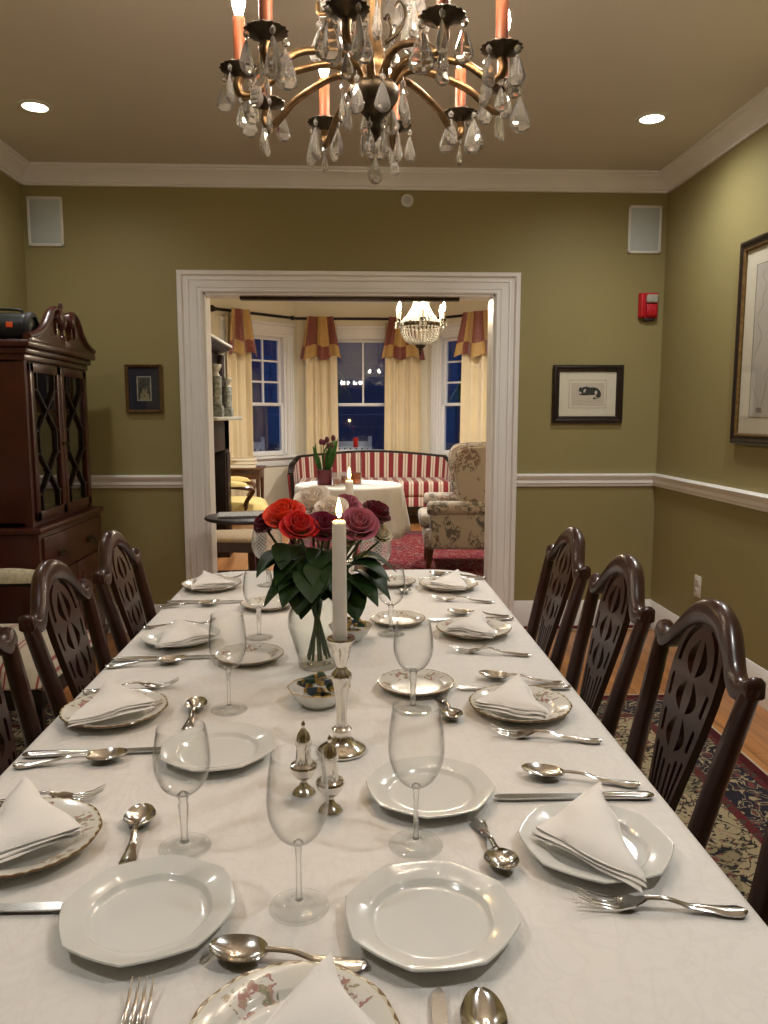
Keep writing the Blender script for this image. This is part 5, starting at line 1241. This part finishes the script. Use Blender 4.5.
# fireplace
t = thing('fireplace', 'dark carved fireplace with tall shelf on the sitting room left wall', 'fireplace', (-1.62,6.6,0))
b = MB(); b.box(0,-.62,0,.50,-.36,1.245,.006); b.box(0,.36,0,.50,.62,1.245,.006); b.box(0,-.62,.98,.50,.62,1.245,.006)
for y in (-.49,.49): b.box(.495,y-.09,.12,.512,y+.09,.95,.005); b.box(.49,y-.13,0,.52,y+.13,.10,.005)
b.box(.495,-.3,1.02,.512,.3,1.2,.005); b.build('surround', 'darkwood', t)
MB().box(.02,-.36,0,.10,.36,.98).build('firebox', 'slot', t)
MB().box(0,-.70,1.245,.615,.70,1.275,.006).build('mantel_shelf', 'stone_light', t)
b = MB(); b.box(0,-.62,1.275,.43,.62,1.83,.006); b.box(.43,-.62,1.275,.47,-.50,1.83,.006); b.box(.43,.50,1.275,.47,.62,1.83,.006); b.build('overmantel', 'darkwood', t)
b = MB(); b.prism([(0,1.83),(.40,1.83),(.50,1.875),(.52,1.90),(0,1.90)], -.66, .66, 'xz'); b.build('top_shelf', 'darkwood', t)
MB().box(0,-.68,1.90,.54,.68,1.922,.005).build('top_moulding', 'stone_light', t)
def mantel_vase(y, h, label):
    t = thing('mantel_vase', label, 'vase', (-1.085, y, 1.2755)); s = h/.42
    MB().box(-.055*s,-.055*s,0,.055*s,.055*s,.09*s,.006).build('plinth', 'stone', t)
    MB().lathe([(.0005,.088),(.046,.088),(.050,.10),(.046,.115),(.048,.22),(.050,.31),(.046,.325),(.0005,.327)], 24, rf=lambda a, r, z: r*(1+.03*cos(8*a))).build('body', 'stone', t, 50)
    MB().lathe([(.040,.322),(.030,.345),(.028,.36),(.044,.385),(.052,.405),(.050,.42),(.030,.41),(.02,.36),(.0005,.35)], 24).build('neck', 'stone_light', t, 60)
    for c in t.children: c.scale = (s,s,s) if c.name.startswith(('body','neck')) else (1,1,1)
mantel_vase(6.35, .42, 'taller carved grey vase at the near end of the mantel shelf')
mantel_vase(6.95, .34, 'shorter carved grey vase at the far end of the mantel shelf')
# armchair and desk by the left window
open_armchair('wooden open armchair with yellow cushions beside the fireplace', (-1.10,7.62,0), -PI/2+.1, 'yellow_fab', 'yellow_fab', 'brownwood', .56)
t = thing('writing_desk', 'small brown wooden desk under the left bay window', 'desk', (-1.25,8.30,0))
MB().box(-.33,-.24,.715,.33,.24,.74,.006).build('desk_top', 'brownwood', t)
dr = MB().box(-.30,-.215,.62,.30,.22,.715,.004).build('drawer_case', 'brownwood', t)
b = MB(); b.ball((0,-.222,.667), .012, 10, 6); b.build('drawer_knob', 'brass', dr)
for sx in (-1,1):
    for sy in (-1,1): MB().tube([(sx*.28,sy*.19,.64),(sx*.28,sy*.19,.3),(sx*.29,sy*.2,0)], [.022,.017,.012], 8).build('leg', 'brownwood', t)
def book(label, x, y, z, w, d, h, rz, m):
    t = thing('book', label, 'book', (x, y, z), rz)
    b = MB(); b.box(-w/2,-d/2,0,w/2,d/2,.003); b.box(-w/2,-d/2,h-.003,w/2,d/2,h); b.box(-w/2,-d/2,0,-w/2+.004,d/2,h,.001); b.build('cover', m, t)
    MB().box(-w/2+.003,-d/2+.004,.003,w/2-.005,d/2-.004,h-.003).build('pages', 'pages', t)
book('tan book at the bottom of the pile on the desk', -1.15, 8.20, .7405, .30, .22, .040, .05, 'book1')
book('pale book in the middle of the pile on the desk', -1.14, 8.21, .781, .28, .20, .035, -.08, 'book2')
book('tan book on top of the pile on the desk', -1.13, 8.20, .8165, .25, .18, .030, .12, 'book1')

# round table with long cloth
RX, RY, RR = -.01, 6.2, .43
t = thing('round_table', 'round side table under a long white cloth in the sitting room', 'table', (RX, RY, .0003))
MB().lathe([(.0005,.71),(RR-.01,.71),(RR-.01,.732),(.0005,.732)], 48).build('table_top', 'brownwood', t)
MB().lathe([(.20,0.0103),(.20,.03),(.05,.07),(.04,.4),(.05,.71)], 20, capb=True).build('pedestal', 'brownwood', t)
b = MB(); N_ = 120
pr = [(.0005,.7345),(RR-.06,.7345),(RR-.012,.7345),(RR,.731),(RR+.006,.72),(RR+.010,.68),(RR+.014,.60),(RR+.020,.50),(RR+.026,.40),(RR+.030,.335)]
def drape(a, r, z):
    k = max(0, (.71-z)/.38); return r+k*(.030*sin(9*a+.5)+.018*sin(17*a+1)+.008*sin(31*a))
b.lathe(pr, N_, rf=drape); o = b.build('round_tablecloth', 'cloth2', loc=(RX, RY, 0), angle=80); so_ = o.modifiers.new('thick', 'SOLIDIFY'); so_.thickness = .003; so_.offset = 0
tag(o, 'long white cloth draped over the round sitting room table', 'tablecloth')
TT = .7365
t = thing('potted_tulips', 'dark red tulips in a plum pot on the round table', 'plant', (-.205, 6.15, TT))
MB().lathe([(.0005,0),(.058,0),(.060,.01),(.064,.115),(.066,.12),(.060,.122),(.058,.10),(.0005,.095)], 28, rf=lambda a, r, z: r*(1-.08*(abs(sin(2*a))**3 if r > .03 else 0)*-1), capb=True).build('pot', 'plum', t, 50)
b = MB(); r_ = random.Random(21)
for i in range(16):
    a = r_.uniform(0, 2*PI); leaf_sheet(b, (.025*cos(a), .025*sin(a), .09), (cos(a)*.28, sin(a)*.28, 1), r_.uniform(.22,.34), .020, .02, up=(sin(a), -cos(a), .1))
b.build('leaves', 'fern', t, 70)
for i in range(7):
    a = r_.uniform(0, 2*PI); q = (.05*cos(a)+.02, .05*sin(a), r_.uniform(.27,.36))
    st = MB().tube([(.01*cos(a),.01*sin(a),.09), q], .003, 6).build('stem', 'stemgreen', t)
    b = MB(); b.lathe([(.001,-.004),(.014,.004),(.019,.018),(.015,.036),(.008,.046),(.012,.036),(.001,.010)], 12, q, rf=lambda a_, r, z: r*(1+.15*cos(3*a_))); b.build('tulip_bloom', 'tulip', st, 60)
t = thing('liquor_bottle', 'clear bottle with a red cap on the round table', 'bottle', (.045, 6.22, TT))
MB().lathe([(.0005,0),(.044,0),(.047,.006),(.047,.19),(.040,.225),(.018,.255),(.016,.315),(.0005,.316)], 28, capb=True).build('body', 'vaseglass', t, 50)
MB().lathe([(.0005,.005),(.042,.005),(.042,.09),(.0005,.091)], 24).build('drink', 'amber', t, 50)
MB().lathe([(.0175,.295),(.0195,.298),(.0195,.366),(.017,.371),(.0005,.372)], 20).build('cap', 'redcap', t, 50)
def tumbler(x, y, label, fill):
    t = thing('tumbler', label, 'glass', (x, y, TT))
    MB().lathe([(.0005,0),(.030,0),(.032,.004),(.037,.10),(.0365,.1005),(.0350,.099),(.0305,.008),(.0005,.007)], 28).build('glass_wall', 'cutglass', t, 60)
    MB().lathe([(.0005,.008),(.0300,.008),(.0315,fill),(.0005,fill)], 24).build('drink', 'amber', t, 50)
tumbler(-.105, 6.10, 'tumbler with amber drink beside the plum tulip pot', .05)
tumbler(-.045, 6.16, 'tumbler with amber drink between the other tumbler and the bottle', .07)
tag(MB().lathe([(.0005,0),(.030,0),(.038,.03),(.034,.10),(.018,.17),(.012,.21),(.016,.215),(.0005,.216)], 24).build('floor_bottle', 'jade', loc=(.56,9.02,0), angle=60), 'small green glass bottle on the floor under the striped sofa', 'bottle')

# striped sofa
t = thing('striped_sofa', 'red and cream striped sofa with dark wood trim in the bay window', 'sofa', (.275, 9.28, 0))
path = cat_path([(-.945,-.30,0),(-.955,-.10,0),(-.955,.12,0),(-.90,.30,0),(-.74,.385,0),(-.4,.40,0),(0,.405,0),(.4,.40,0),(.74,.385,0),(.90,.30,0),(.955,.12,0),(.955,-.10,0),(.945,-.30,0)], 6)
Lp = [0]
for a_, b_ in zip(path, path[1:]): Lp.append(Lp[-1]+(b_-a_).length)
tot = Lp[-1]; NP = len(path)-1
def htop(u): return interp(u, [(0,.60),(.12,.62),(.20,.70),(.27,.765),(.5,.825),(.73,.765),(.80,.70),(.88,.62),(1,.60)])
def pth(u):
    i = min(NP-1, int(u*NP)); f = u*NP-i; return path[i].lerp(path[i+1], f)
def wallfn(u, v): p = pth(u); c = 1+.03*v; return (p.x*c, p.y*c if p.y > 0 else p.y, lerp(.30, htop(u), v))
MB().sheet(wallfn, NP, 6, .075, uv=lambda u, v: (Lp[min(NP, int(round(u*NP)))], v)).build('upholstered_back', 'sofa', t, 50)
P = [Vector(wallfn(i/NP, 1))+Vector((0,0,.008)) for i in range(NP+1)]; MB().tube(P, .038, 10, ry=.016, up=(0,0,1)).build('top_trim', 'darkwood', t, 60)
MB().box(-.93,-.33,.215,.93,.36,.335,.014,3).build('seat_rail', 'sofa', t)
MB().box(-.90,-.345,.335,.90,.34,.515,.035,4).build('seat_cushion', 'sofa', t)
b = MB(); b.box(-.95,-.335,.195,.95,.37,.215,.004); b.build('base_moulding', 'darkwood', t)
for sx in (-1,1):
    b = MB(); b.tube([(sx*.945,-.315,.20),(sx*.95,-.325,.45),(sx*.955,-.33,.60)], [.020,.022,.024], 6); b.build('arm_post', 'darkwood', t)
for x in (-.9,-.3,.3,.9): MB().tube([(x,-.30,.2),(x,-.31,0)], [.024,.014], 8).build('leg', 'darkwood', t)
for x in (-.85,.85): MB().tube([(x,.33,.2),(x,.37,0)], [.022,.016], 8).build('leg', 'darkwood', t)

# wing chair
t = thing('wing_chair', 'floral wing chair turned sideways by the doorway edge', 'chair', (.96, 6.46, .0103), -PI/2-.06)   # local front is -y
MB().box(-.33,-.34,.19,.33,.30,.36,.03,3).build('seat_base', 'chintz', t)
b = MB(); b.box(-.255,-.38,.355,.255,.22,.475,.045,4); b.build('seat_cushion', 'chintz', t)
b = MB(); m_ = Matrix.Translation((0,.27,.30)) @ Matrix.Rotation(rad(-9), 4, 'X')
def bk(u, v):
    x = (u-.5)*2; z = v*.76; w = .30+.02*v; yy = .05*(1-(abs(x))**2.2)*0; top = .06*(1-abs(x)**2.5)*v
    return (x*w, yy, z+top)
b.mx = m_; b.sheet(bk, 16, 12, .13); b.build('backrest', 'chintz', t, 70)
for sx in (-1,1):
    wing = [(.34,.36),(.42,1.00),(.38,1.04),(.16,1.045),(-.02,1.035),(-.09,1.00),(-.115,.92),(-.10,.78),(-.075,.64),(-.06,.54),(-.06,.36)]
    b = MB(); 
    for k_, (o_, g_) in enumerate(((-.035,.02),(-.022,.0),(.022,0),(.035,.02))): pass
    b.prism([(y, z) for y, z in wing], sx*.325-.032, sx*.325+.032, 'yz')
    bmesh.ops.recalc_face_normals(b.bm, faces=b.bm.faces[:]); bmesh.ops.bevel(b.bm, geom=b.bm.edges[:], offset=.018, segments=3, affect='EDGES'); b.build('wing', 'chintz', t, 60)
    b = MB(); b.box(sx*.335-.045,-.30,.20,sx*.335+.045,.28,.53,.025,3)
    b.mx = Matrix.Translation((sx*.35,-.02,.535)) @ Matrix.Rotation(PI/2, 4, 'X'); b.lathe([(.0005,-.26),(.045,-.26),(.056,-.245),(.058,.0),(.060,.27),(.054,.295),(.035,.305),(.0005,.302)], 24); b.build('arm', 'chintz', t, 60)
    MB().tube([(sx*.28,-.29,.2),(sx*.28,-.31,.0)], [.030,.018], 8).build('leg', 'brownwood', t); MB().tube([(sx*.28,.27,.2),(sx*.28,.34,.0)], [.026,.018], 8).build('leg', 'brownwood', t)

# curtains, valances and rod ---------------------------------------------------
ROD = [(-1.50,8.945),(-.655,9.775),(.985,9.775),(1.83,8.93)]
t = thing('curtain_rod', 'dark wooden curtain rod following the three sides of the bay', 'curtain rod', (0,0,2.475))
b = MB(); b.tube([(x, y, 0) for x, y in ROD], .017, 10); b.build('pole', 'darkwood', t)
for (x, y), sx in ((ROD[0],-1),(ROD[3],1)):
    b = MB(); d = Vector((sx*.707,-.707,0)); m_ = Vector((0,0,1)).rotation_difference(d).to_matrix().to_4x4(); b.mx = Matrix.Translation((x,y,0)) @ m_; b.lathe([(.012,0),(.024,.006),(.016,.016),(.034,.036),(.040,.056),(.030,.080),(.010,.098),(.0005,.100)], 16, capb=True); b.build('finial', 'darkwood', t, 60)
for x, y in ((-.70,9.735),(1.03,9.735)):
    b = MB(); b.tube([(x,y,0),(x,y+.13,0)], .012, 8); b.ball((x,y-.01,0), .028, 12, 8); b.build('bracket', 'darkwood', t)
def curtain(label, vlabel, c, ang, w, n, seed, z0=.02, wv=None, skew=0):
    r = random.Random(seed); d = Vector((cos(ang), sin(ang))); nrm = Vector((d.y, -d.x)); ph = r.uniform(0,6)
    def cf(u, v):
        g = 1+.10*(1-v); x = (u-.5)*w*g; off = .030*sin(2*PI*n*u+ph)+.012*sin(2*PI*n*1.7*u+2*ph)+.010*sin(3*v+5*u)
        p = d*x-nrm*(-off); return (p.x, p.y, lerp(z0, 2.43, v))
    o = MB().sheet(cf, 60, 14, .004).build('curtain', 'curtain', loc=(c[0], c[1], 0), angle=80); tag(o, label, 'curtain')
    wv = wv or w*1.1
    def vf(u, v):
        t_ = 1-v; x = (u-.5)*wv*(.72+.42*t_)+skew*t_; off = .085+.030*sin(2*PI*2.5*u+ph)*(.5+.6*t_); sc = .025*sin(2*PI*2.0*u+1+ph)
        p = d*x+nrm*off; return (p.x, p.y, 2.492-(.50+sc)*t_)
    o = MB().sheet(vf, 48, 10, .006, uv=lambda u, v: (u*wv/.145+seed*.37, v*1.39+.583)).build('valance', 'valance', loc=(c[0], c[1], 0), angle=80); tag(o, vlabel, 'valance')
curtain('cream curtain panel left of the left bay window', 'gold and red plaid valance on the leftmost curtain', (-1.30,9.130), PI/4, .34, 3, 1, skew=.02)
curtain('cream curtain panel between the left and middle bay windows', 'gold and red plaid valance on the curtain left of the middle window', (-.36,9.79), 0, .40, 4, 2)
curtain('cream curtain panel between the middle and right bay windows', 'gold and red plaid valance behind the crystal chandelier', (.665,9.79), 0, .44, 4, 3)
curtain('cream curtain panel right of the right bay window', 'gold and red plaid valance on the rightmost curtain, by the doorway edge', (1.56,9.185), -PI/4, .52, 4, 4)

# crystal chandelier in the sitting room -------------------------------------------
SX, SY = .525, 5.8
t = thing('crystal_chandelier', 'small crystal basket chandelier with six candle lamps in the sitting room', 'chandelier', (SX, SY, 1.73))
MB().lathe([(.0005,0),(.006,.004),(.010,.018),(.006,.030),(.016,.045),(.034,.060),(.045,.075),(.040,.08),(.0005,.08)], 20).build('bottom_finial', 'brass_dark', t, 60)
def bead_net(rows, nb):
    b = MB()
    for k in range(nb):
        a = 2*PI*k/nb
        for (r, z, s) in rows: b.ball((r*cos(a), r*sin(a), z), s, 6, 4, (1,1,1.25))
    return b
rows = [(.045+.10*sin(i/9*PI/2), .085+.115*(1-cos(i/9*PI/2)), .0085) for i in range(10)]
o = bead_net(rows, 30).build('crystal_basket', 'crystal_lit', t, None); o['kind'] = 'stuff'
b = MB(); b.lathe([(.146,.205),(.150,.207),(.150,.232),(.146,.234),(.143,.22)], 40); 
for k in range(20): a = 2*PI*k/20; b.ball((.150*cos(a), .150*sin(a), .22), .009, 8, 5)
b.build('band', 'brass_dark', t, 50)
rows = [(.145-.10*sin(i/13*PI/2)**.9, .24+.185*(i/13)**1.1, .0075) for i in range(14)]
o = bead_net(rows, 24).build('crystal_crown', 'crystal_lit', t, None); o['kind'] = 'stuff'
MB().lathe([(.050,.425),(.055,.43),(.055,.442),(.048,.445),(.02,.44),(.012,.46),(.008,CEIL2-1.73-.03),(.05,CEIL2-1.73-.025),(.055,CEIL2-1.73-.001),(.0005,CEIL2-1.73-.001)], 20).build('stem', 'brass', t, 50)
s_arm = MB().tube(cat_path([(.145,0,.22),(.160,0,.205),(.180,0,.215),(.186,0,.245)], 5), .005, 8).mesh('arm', 'brass_dark', 60)
s_pan = MB().lathe([(.004,.235),(.018,.245),(.024,.252),(.018,.251),(.0005,.250)], 16).mesh('drip_pan', 'brass_dark', 50)
s_slv = MB().lathe([(.0005,.25),(.009,.25),(.009,.315),(.0005,.316)], 12).mesh('candle_sleeve', 'sleeve_white', 50)
s_blb = MB().lathe([(.006,.315),(.010,.330),(.011,.340),(.007,.358),(.0005,.378)], 12, capb=True).mesh('bulb', 'bulb2', 70)
s_drop = drop_mesh(.036, .016, 'crystal_lit')
for k in range(6):
    a = rad(30+60*k); ar = obj('arm', s_arm, t, None, (0,0,a)); 
    for nm, me in (('drip_pan', s_pan), ('candle_sleeve', s_slv), ('bulb', s_blb)): obj(nm, me, ar, (.186,0,0) )
    for j in range(5): q = 2*PI*j/5; obj('crystal_drop', s_drop, ar, (.186+.022*cos(q), .022*sin(q), .235), (0,0,q))
for k in range(8):
    a = 2*PI*k/8; P = [(.05,0,.435),(.085,0,.455),(.10,0,.47),(.105,0,.45)]; sp_ = MB().tube(cat_path(P, 4), .0035, 6).build('crown_spray', 'crystal_lit', t, 60); sp_.rotation_euler.z = a
    obj('crystal_drop', s_drop, t, (.105*cos(a), .105*sin(a), .435), (0,0,a))

# ------------------------------------------------------------------ lights, world, camera
light('porch_fill', 'POINT', (.6,11.6,2.4), 6, (.75,.85,1), .1)  # added bluish fill light to brighten the porch, without any fixture
w = bpy.data.worlds.new('dusk'); S.world = w; w.use_nodes = True
bg = w.node_tree.nodes['Background']; bg.inputs['Color'].default_value = (.10,.17,.42,1); bg.inputs['Strength'].default_value = .8

cam = bpy.data.cameras.new('camera'); co = bpy.data.objects.new('camera', cam); COL.objects.link(co)
cam.sensor_fit = 'VERTICAL'; cam.sensor_height = 24; cam.lens = 769/1024*24; cam.clip_start = .02
co.location = (0,0,CAMH); co.rotation_euler = (rad(90-7.189), 0, rad(-2.512)); S.camera = co

S.view_settings.view_transform = 'Standard'; S.view_settings.look = 'None'; S.view_settings.gamma = 1; S.view_settings.use_curve_mapping = False
S.view_settings.exposure = 0.38
S.cycles.caustics_reflective = False; S.cycles.caustics_refractive = False
S.cycles.max_bounces = 14; S.cycles.transparent_max_bounces = 24; S.cycles.transmission_bounces = 10
S.cycles.sample_clamp_indirect = 4
